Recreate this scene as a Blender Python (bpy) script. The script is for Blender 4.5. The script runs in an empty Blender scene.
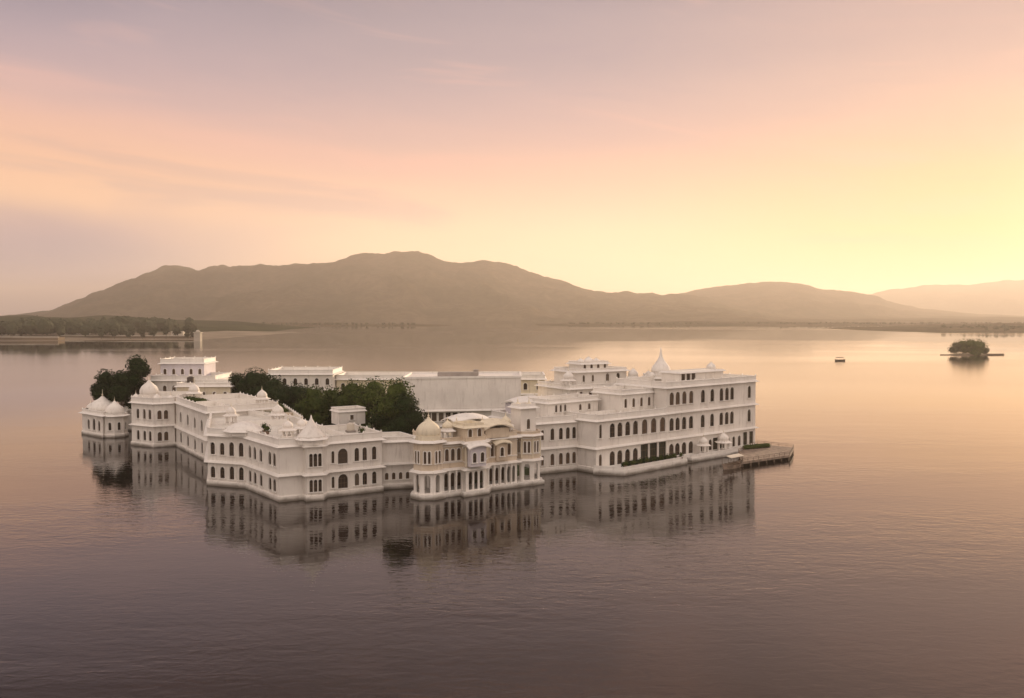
import bpy, math, random
from mathutils import Vector, noise
random.seed(7)
sc = bpy.context.scene
PI = math.pi
# ------------------------------------------------------------------ camera
F = 900.0; CX, CY = 512.0, 349.0; HOR = 314.0; CAMH = 30.0
PITCH = math.atan((CY-HOR)/F)
cam_d = bpy.data.cameras.new('camera'); cam = bpy.data.objects.new('camera', cam_d)
sc.collection.objects.link(cam); sc.camera = cam
cam_d.sensor_width = 36; cam_d.lens = 36*F/1024; cam_d.clip_start = 0.5; cam_d.clip_end = 60000
cam.location = (0, 0, CAMH); cam.rotation_euler = (PI/2-PITCH, 0, 0)
# ------------------------------------------------------------------ render / view
sc.render.engine = 'CYCLES'
sc.cycles.use_denoising = True
sc.cycles.max_bounces = 6; sc.cycles.diffuse_bounces = 3; sc.cycles.glossy_bounces = 3
sc.cycles.volume_bounces = 0; sc.cycles.caustics_reflective = False; sc.cycles.caustics_refractive = False
sc.cycles.sample_clamp_indirect = 6
sc.view_settings.view_transform = 'Standard'; sc.view_settings.look = 'None'
sc.view_settings.exposure = 0.46; sc.view_settings.gamma = 1; sc.view_settings.use_curve_mapping = False
# ------------------------------------------------------------------ sun + sky
SUN_AZ, SUN_EL = math.radians(35), math.radians(6.5)
sd = bpy.data.lights.new('sun', 'SUN'); sun = bpy.data.objects.new('sun', sd); sc.collection.objects.link(sun)
sd.energy = 4.4; sd.angle = math.radians(3); sd.color = (1, .76, .50)
sundir = Vector((math.sin(SUN_AZ)*math.cos(SUN_EL), math.cos(SUN_AZ)*math.cos(SUN_EL), math.sin(SUN_EL)))
sun.rotation_euler = (-sundir).to_track_quat('-Z', 'Y').to_euler()
sun.location = sundir*400

def s2l(c):
    return tuple(((v/255)/12.92 if v/255 <= .04045 else ((v/255+.055)/1.055)**2.4) for v in c)
world = bpy.data.worlds.new("World"); sc.world = world; world.use_nodes = True
nt = world.node_tree; nt.nodes.clear()
class NB:
    """tiny node-graph writer"""
    def __init__(s, nt): s.nt = nt
    def n(s, t, **k):
        nd = s.nt.nodes.new(t)
        for a, b in k.items(): setattr(nd, a, b)
        return nd
    def put(s, sock, v):
        if isinstance(v, bpy.types.NodeSocket): s.nt.links.new(v, sock)
        else: sock.default_value = v
    def m(s, op, a, b=0.0, c=0.0, clamp=False):
        nd = s.n('ShaderNodeMath', operation=op, use_clamp=clamp)
        s.put(nd.inputs[0], a); s.put(nd.inputs[1], b); s.put(nd.inputs[2], c)
        return nd.outputs[0]
    def mr(s, v, a, b, c=0.0, d=1.0, smooth=True):
        nd = s.n('ShaderNodeMapRange', interpolation_type='SMOOTHSTEP' if smooth else 'LINEAR')
        for i, q in enumerate((v, a, b, c, d)): s.put(nd.inputs[i], q)
        return nd.outputs[0]
    def mix(s, f, a, b, bt='MIX'):
        nd = s.n('ShaderNodeMix', data_type='RGBA', blend_type=bt)
        s.put(nd.inputs[0], f)
        for i, v in ((6, a), (7, b)):
            s.put(nd.inputs[i], v if isinstance(v, bpy.types.NodeSocket) else (*v[:3], 1))
        return nd.outputs[2]
    def ramp(s, f, pts, interp='B_SPLINE'):
        nd = s.n('ShaderNodeValToRGB'); cr = nd.color_ramp; cr.interpolation = interp
        while len(cr.elements) < len(pts): cr.elements.new(.5)
        for e, (p, c) in zip(cr.elements, pts): e.position = p; e.color = (*c, 1)
        s.put(nd.inputs[0], f); return nd.outputs[0]
    def noise(s, vec, scale, detail=3, rough=.5, dist=0.0):
        nd = s.n('ShaderNodeTexNoise'); s.put(nd.inputs['Vector'], vec)
        nd.inputs['Scale'].default_value = scale; nd.inputs['Detail'].default_value = detail
        nd.inputs['Roughness'].default_value = rough; nd.inputs['Distortion'].default_value = dist
        return nd.outputs[0]
    def comb(s, x, y, z):
        nd = s.n('ShaderNodeCombineXYZ')
        for i, v in enumerate((x, y, z)): s.put(nd.inputs[i], v)
        return nd.outputs[0]
W = NB(nt)
tc = W.n('ShaderNodeTexCoord'); sx = W.n('ShaderNodeSeparateXYZ'); nt.links.new(tc.outputs['Generated'], sx.inputs[0])
az = W.m('MULTIPLY', W.m('ARCTAN2', sx.outputs[0], sx.outputs[1]), 180/PI)
el = W.m('MULTIPLY', W.m('ARCSINE', sx.outputs[2]), 180/PI)
azs = W.m('MULTIPLY', az, .030); els = W.m('MULTIPLY', el, .16)
cv = W.comb(azs, W.m('ADD', els, W.m('MULTIPLY', az, .012)), 3.1)
n1 = W.noise(cv, .9, 3, .5, .4)
cv2 = W.comb(W.m('MULTIPLY', az, .034), W.m('ADD', W.m('MULTIPLY', el, .20), W.m('MULTIPLY', az, .017)), 9.4)
n2 = W.noise(cv2, 1.35, 4, .52, .7)
el2 = W.m('ADD', el, W.m('MULTIPLY', W.m('SUBTRACT', n1, .5), 6.0))
f = W.m('DIVIDE', el2, 40.0, clamp=True)
def R(lst): return [(e/40.0, s2l(c)) for e, c in lst]
rl = W.ramp(f, R([(0, (140, 132, 148)), (2.5, (146, 136, 150)), (4.6, (184, 156, 156)), (7.0, (255, 204, 160)), (10, (246, 190, 164)), (12.6, (212, 176, 172)), (15.5, (176, 158, 168)), (19, (142, 134, 148)), (24, (88, 78, 90)), (40, (84, 76, 88))]))
rc = W.ramp(f, R([(0, (255, 212, 168)), (4.5, (255, 214, 176)), (7.2, (253, 203, 172)), (10, (236, 188, 170)), (13.0, (202, 172, 171)), (16, (176, 158, 164)), (19.5, (154, 142, 152)), (25, (110, 97, 102)), (40, (96, 86, 94))]))
rr = W.ramp(f, R([(0, (255, 204, 142)), (4.5, (255, 200, 142)), (7.5, (252, 197, 152)), (10, (242, 188, 158)), (13.4, (216, 180, 168)), (16, (196, 166, 163)), (20, (188, 160, 158)), (28, (165, 138, 126)), (40, (130, 112, 110))]))
col = W.mix(W.mr(az, -28, -6), rl, rc)
col = W.mix(W.mr(az, 2, 28), col, rr)
# streaks of cloud: pale peach, grey lilac
up = W.mr(el, 1.5, 7)
col = W.mix(W.m('MULTIPLY', W.mr(n2, .50, .72), W.m('MULTIPLY', up, .55)), col, s2l((250, 192, 172)))
col = W.mix(W.m('MULTIPLY', W.mr(n2, .47, .25), W.m('MULTIPLY', up, .34)), col, s2l((168, 150, 162)))
# the sky away from the sunset: soft lilac, paler low down
back = W.ramp(W.m('DIVIDE', el, 90.0, clamp=True), [(0, (1, .80, .66)), (.25, (1, .84, .74)), (1, (.80, .70, .68))])
backs = W.n('ShaderNodeVectorMath', operation='SCALE'); W.put(backs.inputs[0], back); backs.inputs['Scale'].default_value = 1.10; back = backs.outputs[0]
col = W.mix(W.mr(W.m('ABSOLUTE', az), 50, 100), col, back)
col = W.mix(W.mr(el, 40, 75), col, back)
# glow around the low sun, wider than it is tall
def bell(v, c, w): return W.m('EXPONENT', W.m('MULTIPLY', W.m('POWER', W.m('DIVIDE', W.m('SUBTRACT', v, c), w), 2.0), -1.0))
g1 = W.m('MULTIPLY', bell(az, 39, 4.8), bell(el, 5, 8))
g2 = W.m('MULTIPLY', W.m('EXPONENT', W.m('MULTIPLY', W.m('ABSOLUTE', W.m('SUBTRACT', az, 36)), -1/13)), bell(el, 2.0, 6.5))
glow = W.mix(1.0, W.mix(g1, (0, 0, 0), (3.6, 2.0, 1.0)), W.mix(g2, (0, 0, 0), (.24, .07, .03)), 'ADD')
col = W.mix(1.0, col, glow, 'ADD')
low = W.mr(el, 10, 0, .80, W.mr(az, 5, 30, 1.15, .94))
lowv = W.n('ShaderNodeVectorMath', operation='SCALE'); W.put(lowv.inputs[0], col); W.put(lowv.inputs['Scale'], low); col = lowv.outputs[0]
bg = W.n('ShaderNodeBackground'); W.put(bg.inputs[0], col); bg.inputs[1].default_value = .95
sky = W.n('ShaderNodeTexSky', sky_type='NISHITA'); sky.sun_disc = False
sky.sun_elevation = SUN_EL; sky.sun_rotation = SUN_AZ; sky.air_density = 1.5; sky.dust_density = 3
bg2 = W.n('ShaderNodeBackground'); nt.links.new(sky.outputs[0], bg2.inputs[0]); bg2.inputs[1].default_value = .0025
ad = W.n('ShaderNodeAddShader'); nt.links.new(bg.outputs[0], ad.inputs[0]); nt.links.new(bg2.outputs[0], ad.inputs[1])
wo = W.n('ShaderNodeOutputWorld'); nt.links.new(ad.outputs[0], wo.inputs[0])

# ------------------------------------------------------------------ materials
def new_mat(name):
    m = bpy.data.materials.new(name); m.use_nodes = True
    b = m.node_tree.nodes['Principled BSDF']; return m, NB(m.node_tree), b
def plaster(name, c1, c2, stain=(.30, .25, .21), amt=.35, rough=.8):
    m, N, b = new_mat(name)
    g = N.n('ShaderNodeNewGeometry'); s = N.n('ShaderNodeSeparateXYZ'); N.put(s.inputs[0], g.outputs['Position'])
    n1 = N.noise(g.outputs['Position'], .35, 4, .6)
    st = N.noise(N.comb(N.m('MULTIPLY', s.outputs[0], 1.6), N.m('MULTIPLY', s.outputs[1], 1.6), N.m('MULTIPLY', s.outputs[2], .22)), 1.0, 4, .65)
    c = N.mix(N.mr(n1, .35, .65), c1, c2)
    c = N.mix(N.m('MULTIPLY', N.mr(st, .50, .74), amt), c, stain)
    big = N.noise(g.outputs['Position'], .09, 2, .5)
    c = N.mix(N.mr(big, .38, .62, 0, .22), c, tuple(v*.72 for v in c1))
    damp = N.m('MULTIPLY', N.mr(N.m('ADD', s.outputs[2], N.m('MULTIPLY', n1, 1.0)), 1.25, .55), .9)
    c = N.mix(damp, c, (.13, .11, .085))
    N.put(b.inputs['Base Color'], c); b.inputs['Roughness'].default_value = rough
    bp = N.n('ShaderNodeBump'); bp.inputs['Strength'].default_value = .25; bp.inputs['Distance'].default_value = .05
    N.put(bp.inputs['Height'], N.noise(g.outputs['Position'], 3, 4, .6)); N.put(b.inputs['Normal'], bp.outputs[0])
    return m
M = {}
M['white'] = plaster('white limewash', (.83, .785, .73), (.76, .71, .66))
M['trim'] = plaster('white marble trim', (.84, .80, .75), (.78, .74, .69), amt=.25, rough=.6)
M['roof'] = plaster('pale terrace floor', (.80, .76, .68), (.70, .66, .60), stain=(.36, .31, .26), amt=.55)
M['cream'] = plaster('cream plaster', (.78, .70, .54), (.70, .62, .48), amt=.4)
M['sand'] = plaster('carved tan sandstone', (.70, .60, .48), (.58, .475, .36), stain=(.26, .17, .12), amt=.5)
M['lilac'] = plaster('greyish washed plaster', (.66, .62, .66), (.60, .56, .60), amt=.25)
M['stone'] = plaster('damp grey stone', (.34, .30, .27), (.26, .23, .21), amt=.5)
def simple(name, c, rough=.6, metal=0, var=.3, scale=1.0, spec=.5):
    m, N, b = new_mat(name)
    g = N.n('ShaderNodeNewGeometry')
    n1 = N.noise(g.outputs['Position'], scale, 4, .6)
    N.put(b.inputs['Base Color'], N.mix(N.mr(n1, .3, .7), tuple(v*(1-var) for v in c), tuple(v*(1+var) for v in c)))
    b.inputs['Roughness'].default_value = rough; b.inputs['Metallic'].default_value = metal
    b.inputs['Specular IOR Level'].default_value = spec
    return m
M['glass'] = simple('dark window glass', (.026, .021, .018), .35, spec=.2)
_N = NB(M['glass'].node_tree); _oi = _N.n('ShaderNodeObjectInfo')   # some rooms have curtains drawn
_N.put(M['glass'].node_tree.nodes['Principled BSDF'].inputs['Base Color'], _N.ramp(_oi.outputs['Random'], [(0, (.016, .013, .011)), (.5, (.035, .026, .02)), (.8, (.06, .045, .035)), (1, (.20, .165, .13))], 'LINEAR'))
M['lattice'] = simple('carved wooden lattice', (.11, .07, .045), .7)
M['green_glass'] = simple('dark green door glass', (.018, .028, .018), .4, spec=.2)
M['wood'] = simple('weathered timber', (.16, .11, .08), .8)
M['hull'] = simple('boat hull paint', (.26, .20, .16), .85, spec=.2)
M['darkhull'] = simple('dark boat hull', (.06, .045, .035), .6)
M['cloth'] = simple('faded canvas', (.60, .54, .45), .9, var=.1)
M['bark'] = simple('bark', (.10, .075, .055), .9)
M['land'] = simple('dry shore earth', (.16, .12, .08), .95, scale=.02)
M['lawn'] = simple('courtyard lawn', (.07, .09, .04), .95, scale=.3)
M['pale_house'] = simple('pale village plaster', (.50, .45, .38), .9, var=.12, scale=.05)
M['red_roof'] = simple('village roof', (.24, .15, .11), .9, scale=.05)
def foliage(name, c1, c2):
    m, N, b = new_mat(name)
    g = N.n('ShaderNodeNewGeometry')
    n1 = N.noise(g.outputs['Position'], .55, 3, .6); n2 = N.noise(g.outputs['Position'], 5, 2, .6)
    c = N.mix(N.mr(n1, .35, .65), c1, c2)
    c = N.mix(N.mr(n2, .45, .7, 0, .5), c, tuple(v*1.7 for v in c2))
    N.put(b.inputs['Base Color'], c); b.inputs['Roughness'].default_value = .7
    b.inputs['Specular IOR Level'].default_value = .08
    return m
M['leaf_dark'] = foliage('dark evergreen leaves', (.008, .016, .005), (.018, .032, .009))
M['leaf_mid'] = foliage('green leaves', (.018, .032, .007), (.050, .066, .014))
M['leaf_olive'] = foliage('olive leaves', (.024, .040, .009), (.064, .082, .018))
M['leaf_far'] = foliage('shoreline leaves', (.030, .036, .022), (.055, .060, .032))

def water_mat():
    m, N, b = new_mat('lake water')
    g = N.n('ShaderNodeNewGeometry'); s = N.n('ShaderNodeSeparateXYZ'); N.put(s.inputs[0], g.outputs['Position'])
    x, y = s.outputs[0], s.outputs[1]
    dist = N.m('SQRT', N.m('ADD', N.m('MULTIPLY', x, x), N.m('MULTIPLY', y, y)))
    # wind patches, long across the lake
    wind = N.noise(N.comb(N.m('MULTIPLY', x, .0016), N.m('MULTIPLY', y, .0050), 1.7), 1.0, 3, .5, .6)
    wind2 = N.noise(N.comb(N.m('MULTIPLY', x, .012), N.m('MULTIPLY', y, .03), 5.0), 1.0, 3, .5)
    wind3 = N.noise(N.comb(N.m('MULTIPLY', x, .004), N.m('MULTIPLY', y, .014), 2.0), 1.0, 3, .6, .8)
    wv = N.m('MULTIPLY', N.m('ADD', .40, N.m('MULTIPLY', N.mr(wind2, .35, .65), .6)), N.mr(wind3, .35, .62, .45, 1.35))
    r1 = N.noise(N.comb(N.m('MULTIPLY', x, .40), N.m('MULTIPLY', y, .85), 0), 1.0, 3, .55, .6)
    r2 = N.noise(N.comb(N.m('MULTIPLY', x, 1.3), N.m('MULTIPLY', y, 2.1), 3), 1.0, 2, .5, .3)
    r3 = N.noise(N.comb(N.m('MULTIPLY', x, .07), N.m('MULTIPLY', y, .16), 7), 1.0, 2, .5, .3)
    h = N.m('ADD', N.m('MULTIPLY', r1, .42), N.m('ADD', N.m('MULTIPLY', r2, .10), N.m('MULTIPLY', r3, .45)))
    h = N.m('MULTIPLY', h, wv)
    near = N.m('MULTIPLY', N.mr(dist, 60, 420, 1.0, .12), .62)
    bp = N.n('ShaderNodeBump'); N.put(bp.inputs['Strength'], near); bp.inputs['Distance'].default_value = .20
    N.put(bp.inputs['Height'], h); N.put(b.inputs['Normal'], bp.outputs[0])
    b.inputs['Base Color'].default_value = (.016, .010, .009, 1)
    b.inputs['IOR'].default_value = 1.52
    b.inputs['Specular Tint'].default_value = (1, .84, .70, 1)
    band = N.m('MULTIPLY', N.mr(dist, 330, 450), N.mr(N.m('ADD', dist, N.m('MULTIPLY', N.m('SUBTRACT', wind, .5), 900)), 900, 640))
    rough = N.m('ADD', .02, N.m('ADD', N.m('MULTIPLY', band, .09), N.m('MULTIPLY', N.mr(wind, .5, .62), N.m('MULTIPLY', N.mr(dist, 500, 900), .08))))
    N.put(b.inputs['Roughness'], rough)
    return m
M['water'] = water_mat()
def hill_mat(name, c1, c2):
    m, N, b = new_mat(name)
    g = N.n('ShaderNodeNewGeometry')
    n1 = N.noise(g.outputs['Position'], .004, 5, .6); n2 = N.noise(g.outputs['Position'], .03, 5, .7)
    c = N.mix(N.mr(n1, .35, .65), c1, c2)
    c = N.mix(N.mr(n2, .42, .58, 0, .55), c, tuple(v*.45 for v in c1))
    N.put(b.inputs['Base Color'], c); b.inputs['Roughness'].default_value = 1; b.inputs['Specular IOR Level'].default_value = 0
    return m
M['hill'] = hill_mat('scrub covered hill', (.055, .050, .030), (.11, .085, .055))

M['green_hill'] = hill_mat('wooded low hill', (.030, .038, .020), (.05, .055, .028))
# ------------------------------------------------------------------ helpers
def link(o): sc.collection.objects.link(o); return o
def tag(o, label=None, cat=None, group=None, kind=None):
    if label: o['label'] = label
    if cat: o['category'] = cat
    if group: o['group'] = group
    if kind: o['kind'] = kind
    return o
def empty(name, loc, label, cat, group=None, rz=0):
    o = link(bpy.data.objects.new(name, None)); o.location = loc; o.rotation_euler.z = rz; o.empty_display_size = .5
    return tag(o, label, cat, group)
def P(px, py, z=0.0):
    """ground point (at height z) seen at a pixel of the reference"""
    a = (px-CX)/F; b = -(py-CY)/F
    d = Vector((a, math.cos(PITCH)+b*math.sin(PITCH), -math.sin(PITCH)+b*math.cos(PITCH)))
    t = (z-CAMH)/d.z
    return Vector((d.x*t, d.y*t))
def Zat(pt, py):
    """height of the point above pt that appears on pixel row py"""
    b = -(py-CY)/F
    dy = math.cos(PITCH)+b*math.sin(PITCH); dz = -math.sin(PITCH)+b*math.cos(PITCH)
    return CAMH + pt[1]/dy*dz
class MB:
    def __init__(s): s.v = []; s.f = []; s.mi = []
    def add(s, vs, fs, mi=0):
        k = len(s.v); s.v += [tuple(v) for v in vs]
        for f in fs: s.f.append(tuple(i+k for i in f)); s.mi.append(mi)
    def prism(s, poly, z0, z1, mi=0, top=True, bot=True):
        n = len(poly); vs = [(p[0], p[1], z0) for p in poly]+[(p[0], p[1], z1) for p in poly]
        fs = [(i, (i+1) % n, (i+1) % n+n, i+n) for i in range(n)]
        if top: fs.append(tuple(range(n, 2*n)))
        if bot: fs.append(tuple(range(n-1, -1, -1)))
        s.add(vs, fs, mi)
    def box(s, x, y, z0, z1, sx, sy, rz=0, mi=0):
        c, q = math.cos(rz), math.sin(rz)
        s.prism([(x+c*a*sx/2-q*b*sy/2, y+q*a*sx/2+c*b*sy/2) for a, b in ((-1, -1), (1, -1), (1, 1), (-1, 1))], z0, z1, mi)
    def lathe(s, x, y, z, prof, n=16, mi=0, ph=0):
        vs = []; fs = []
        for r, h in prof:
            for k in range(n):
                a = 2*PI*k/n+ph; vs.append((x+r*math.cos(a), y+r*math.sin(a), z+h))
        for j in range(len(prof)-1):
            for k in range(n):
                fs.append((j*n+k, j*n+(k+1) % n, (j+1)*n+(k+1) % n, (j+1)*n+k))
        fs.append(tuple(range((len(prof)-1)*n, len(prof)*n)))
        fs.append(tuple(range(n-1, -1, -1)))
        s.add(vs, fs, mi)
    def ring(s, poly, prof, mi=0):
        """sweep a closed (offset, z) profile round a polygon with mitred corners"""
        n = len(poly); m = len(prof); vs = []
        for o, z in prof:
            q = offset(poly, o)
            vs += [(p[0], p[1], z) for p in q]
        fs = []
        for j in range(m):
            j2 = (j+1) % m
            for k in range(n):
                k2 = (k+1) % n
                fs.append((j*n+k, j*n+k2, j2*n+k2, j2*n+k))
        s.add(vs, fs, mi)
    def tube(s, a, b, r0, r1, n=6, mi=0):
        a = Vector(a); b = Vector(b); d = (b-a).normalized()
        u = d.cross(Vector((0, 0, 1)) if abs(d.z) < .9 else Vector((1, 0, 0))).normalized(); w = d.cross(u)
        vs = [c+(u*math.cos(2*PI*k/n)+w*math.sin(2*PI*k/n))*r for c, r in ((a, r0), (b, r1)) for k in range(n)]
        fs = [(k, (k+1) % n, (k+1) % n+n, k+n) for k in range(n)]+[tuple(range(n, 2*n)), tuple(range(n-1, -1, -1))]
        s.add(vs, fs, mi)
    def build(s, name, mats, parent=None, smooth=False, origin=None):
        if not isinstance(mats, (list, tuple)): mats = [mats]
        off = Vector((0, 0, 0))
        if parent is not None:
            off = wloc(parent)
        if origin is not None: off = Vector(origin)
        me = bpy.data.meshes.new(name)
        me.from_pydata([(v[0]-off.x, v[1]-off.y, v[2]-off.z) for v in s.v], [], s.f)
        for m in mats: me.materials.append(m)
        me.polygons.foreach_set('material_index', s.mi)
        if smooth: me.polygons.foreach_set('use_smooth', [True]*len(me.polygons))
        me.update()
        o = link(bpy.data.objects.new(name, me))
        if parent is not None:
            o.parent = parent
        if origin is not None:
            o.location = Vector(origin)-(wloc(parent) if parent is not None else Vector((0, 0, 0)))
        return o
def wloc(o):
    v = Vector((0, 0, 0))
    while o is not None: v = v+Vector(o.location); o = o.parent
    return v
def offset(poly, d):
    n = len(poly); out = []
    for i in range(n):
        p0, p1, p2 = Vector(poly[i-1][:2]), Vector(poly[i][:2]), Vector(poly[(i+1) % n][:2])
        a = (p1-p0).normalized(); b = (p2-p1).normalized()
        na = Vector((a.y, -a.x)); nb = Vector((b.y, -b.x))
        m = na+nb; L = max(.35, 1+na.dot(nb))
        out.append(p1+m*(d/L))
    return out
def ccw(poly):
    a = sum(poly[i][0]*poly[(i+1) % len(poly)][1]-poly[(i+1) % len(poly)][0]*poly[i][1] for i in range(len(poly)))
    return a > 0
def arch(w, h, n=4):
    """half-outline of an arched opening: points (x, z) from left springing over the top to the right"""
    sp = h-w*.55; out = []
    for k in range(2*n+1):
        a = PI-PI*k/(2*n)
        zz = sp+math.sin(a)**.9*w*.55
        out.append((math.cos(a)*w/2, zz))
    return out
def wall_band(mb, A, B, z0, z1, ops, depth=.35, mi=0):
    """a wall from A to B with real openings; ops = (u, w, sill, h, arched)"""
    A = Vector(A[:2]); B = Vector(B[:2]); L = (B-A).length; d = (B-A)/L; nin = Vector((-d.y, d.x))
    def pt(u, z, dd=0): q = A+d*u+nin*dd; return (q.x, q.y, z)
    u = 0.0
    for (uc, w, sl, h, ar) in sorted(ops):
        a, b = uc-w/2, uc+w/2
        if a < u+.05 or b > L-.05 or z0+sl+h > z1-.05: continue
        mb.add([pt(u, z0), pt(a, z0), pt(a, z1), pt(u, z1)], [(0, 1, 2, 3)], mi)
        if sl > 0: mb.add([pt(a, z0), pt(b, z0), pt(b, z0+sl), pt(a, z0+sl)], [(0, 1, 2, 3)], mi)
        top = arch(w, h) if ar else [(-w/2, h), (w/2, h)]
        for (x0, q0), (x1, q1) in zip(top, top[1:]):
            mb.add([pt(uc+x0, z0+sl+q0), pt(uc+x1, z0+sl+q1), pt(uc+x1, z1), pt(uc+x0, z1)], [(0, 1, 2, 3)], mi)
        out = [(-w/2, 0)]+top+[(w/2, 0)]
        if ar: out = [(-w/2, 0)]+top+[(w/2, 0)]
        k = len(out)
        vs = [pt(uc+x, z0+sl+q) for x, q in out]+[pt(uc+x, z0+sl+q, depth) for x, q in out]
        mb.add(vs, [(i, i+k, (i+1) % k+k, (i+1) % k) for i in range(k)], mi)
        u = b
        yield uc, w, sl, h, ar
    mb.add([pt(u, z0), pt(L, z0), pt(L, z1), pt(u, z1)], [(0, 1, 2, 3)], mi)
win_cache = {}
def window(parent, A, B, uc, z, w, h, ar, kind='glass', name='window'):
    A = Vector(A[:2]); B = Vector(B[:2]); d = (B-A).normalized(); q = A+d*uc
    key = (round(w, 2), round(h, 2), ar, kind, name)
    rz = math.atan2(d.y, d.x)
    if key not in win_cache:
        mb = MB(); top = arch(w, h) if ar else [(-w/2, h), (w/2, h)]
        out = [(-w/2, 0)]+top+[(w/2, 0)]
        # pane, set back in the opening
        mb.add([(x*.99, .17, z_) for x, z_ in out], [tuple(range(len(out)))], 1)
        # frame bars in front of the pane
        nb = max(1, int(w/.7))
        for k in range(nb+2):
            x = -w/2+.05+(w-.1)*k/(nb+1); mb.box(x, .13, 0.0, h*.78 if ar else h, .07, .06, 0, 2)
        for zz in (h*.34, h*.68): mb.box(0, .125, zz, zz+.07, w-.02, .06, 0, 2)
        # surround standing proud of the wall, and the sill
        inner = out; s_ = 1+.26/w
        outer = [(x*s_, (z_+.13 if z_ > 0 else z_)) for x, z_ in out]
        k = len(inner); vs = [(x, -.07, z_) for x, z_ in inner]+[(x, -.07, z_) for x, z_ in outer]+[(x, .01, z_) for x, z_ in outer]
        fs = [(i, i+1, i+1+k, i+k) for i in range(k-1)]+[(i+k, i+1+k, i+1+2*k, i+2*k) for i in range(k-1)]
        mb.add(vs, fs, 0)
        mb.box(0, -.08, -.14, -.002, w+.5, .28, 0, 0)
        me = mb.build(name, [M['trim'], M[kind], M['lattice']])
        me.parent = parent; win_cache[key] = me.data; o = me
    else:
        o = link(bpy.data.objects.new(name, win_cache[key])); o.parent = parent
    pl = wloc(parent); o.location = (q.x-pl.x, q.y-pl.y, z-pl.z); o.rotation_euler.z = rz
    return o
def u_px(A, B, px):
    a = (px-CX)/F; A = Vector(A[:2]); d = (Vector(B[:2])-A).normalized()
    # a = x / (y) approx (pitch is tiny for rows this near the horizon line)
    k = a/math.cos(PITCH)*1.0
    return (k*A.y-A.x)/(d.x-k*d.y)
def eave(mb, fp, z, e=.65, drop=.22, t=.12):
    mb.ring(fp, [(-.04, z-.02), (e, z-drop), (e, z-drop+t*.6), (-.04, z+t+.06)])
def parapet_mesh(mb, fp, z, h=.95, t=.28, posts=True, step=2.9):
    mb.ring(fp, [(-t, z-.05), (.03, z-.05), (.03, z+h), (-t, z+h)])
    mb.ring(fp, [(-t-.06, z+h), (.10, z+h), (.10, z+h+.13), (-t-.06, z+h+.13)])
    if posts:
        n = len(fp)
        for i in range(n):
            a, b = Vector(fp[i][:2]), Vector(fp[(i+1) % n][:2]); L = (b-a).length
            if L < 1: continue
            k = max(1, int(L/step)); d = (b-a)/L; rz = math.atan2(d.y, d.x); nn = Vector((-d.y, d.x))
            for j in range(k):
                q = a+d*(L*j/k)+nn*.10
                mb.box(q.x, q.y, z+h+.13, z+h+.27, .26, .26, rz)
                mb.lathe(q.x, q.y, z+h+.27, [(.13, 0), (.10, .10), (.02, .24)], 6)
def building(name, label, cat, fp, zs, wins=(), mat='white', par=.95, roofmat='roof', group=None, eaves=True, plinth=.8, posts=True, floor=False, eave_w=.65, parent=None, mats=None):
    """fp: footprint (counter-clockwise); zs: storey heights; wins: (edge, storey, [u...]|('px',[...]), w, sill, h, arched, kind)"""
    if not ccw(fp): raise ValueError('clockwise '+str(label))
    cx = sum(p[0] for p in fp)/len(fp); cy = sum(p[1] for p in fp)/len(fp)
    root = None if parent is not None else empty(name, (cx, cy, zs[0]), label, cat, group)
    mb = MB(); n = len(fp); placed = []
    for i in range(n):
        A, B = fp[i], fp[(i+1) % n]
        for s in range(len(zs)-1):
            ops = []; info = {}
            for wdef in wins:
                e, st, us, w, sl, h, ar, kd = wdef
                if e != i or st != s: continue
                if isinstance(us, tuple) and us[0] == 'px': us_ = [u_px(A, B, q) for q in us[1]]
                elif isinstance(us, int):
                    L = (Vector(B[:2])-Vector(A[:2])).length; us_ = [L*(k+.5)/us for k in range(us)]
                else: us_ = us
                for u in us_: ops.append((u, w, sl, h, ar)); info[round(u, 4)] = kd
            for (u, w, sl, h, ar) in wall_band(mb, A, B, zs[s], zs[s+1], ops, .28, 0 if not mats else mats[s]):
                if info[round(u, 4)] != 'open': placed.append((A, B, u, zs[s]+sl, w, h, ar, info[round(u, 4)]))
    if floor: mb.add([(p[0], p[1], zs[0]+.3) for p in fp], [tuple(range(n))], 2)
    if plinth: mb.ring(fp, [(-.05, zs[0]-.6), (.22, zs[0]-.6), (.22, zs[0]+plinth), (.14, zs[0]+plinth+.1), (-.05, zs[0]+plinth+.1)])
    wm = [M[mat], M['trim'], M['wood']]
    if parent is None: mb.build('wall', wm, root)
    else: root = mb.build(name, wm, parent, origin=(cx, cy, zs[0]))
    r = MB(); r.add([(p[0], p[1], zs[-1]) for p in offset(fp, -.04)], [tuple(range(n))])
    r.build('roof', M[roofmat], root)
    if eaves:
        for z in zs[1:]:
            e = MB(); eave(e, fp, z-.05 if z == zs[-1] else z, eave_w); e.build('cornice', M['trim'], root)
    if par:
        p = MB(); parapet_mesh(p, fp, zs[-1]+.02, par, posts=posts); p.build('parapet', M['trim' if mat != 'sand' else 'sand'], root)
    for a in placed:
        window(root, a[0], a[1], a[2], a[3], a[4], a[5], a[6], a[7])
    return root
def ngon(x, y, r, n=8, ph=None):
    ph = PI/n if ph is None else ph
    return [Vector((x+r*math.cos(2*PI*k/n+ph), y+r*math.sin(2*PI*k/n+ph))) for k in range(n)]
def dome_prof(r, h=1.0):
    return [(r, 0), (r*1.06, r*.20*h), (r*1.02, r*.48*h), (r*.84, r*.80*h), (r*.54, r*1.06*h), (r*.27, r*1.26*h), (r*.10, r*1.48*h)]
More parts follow.
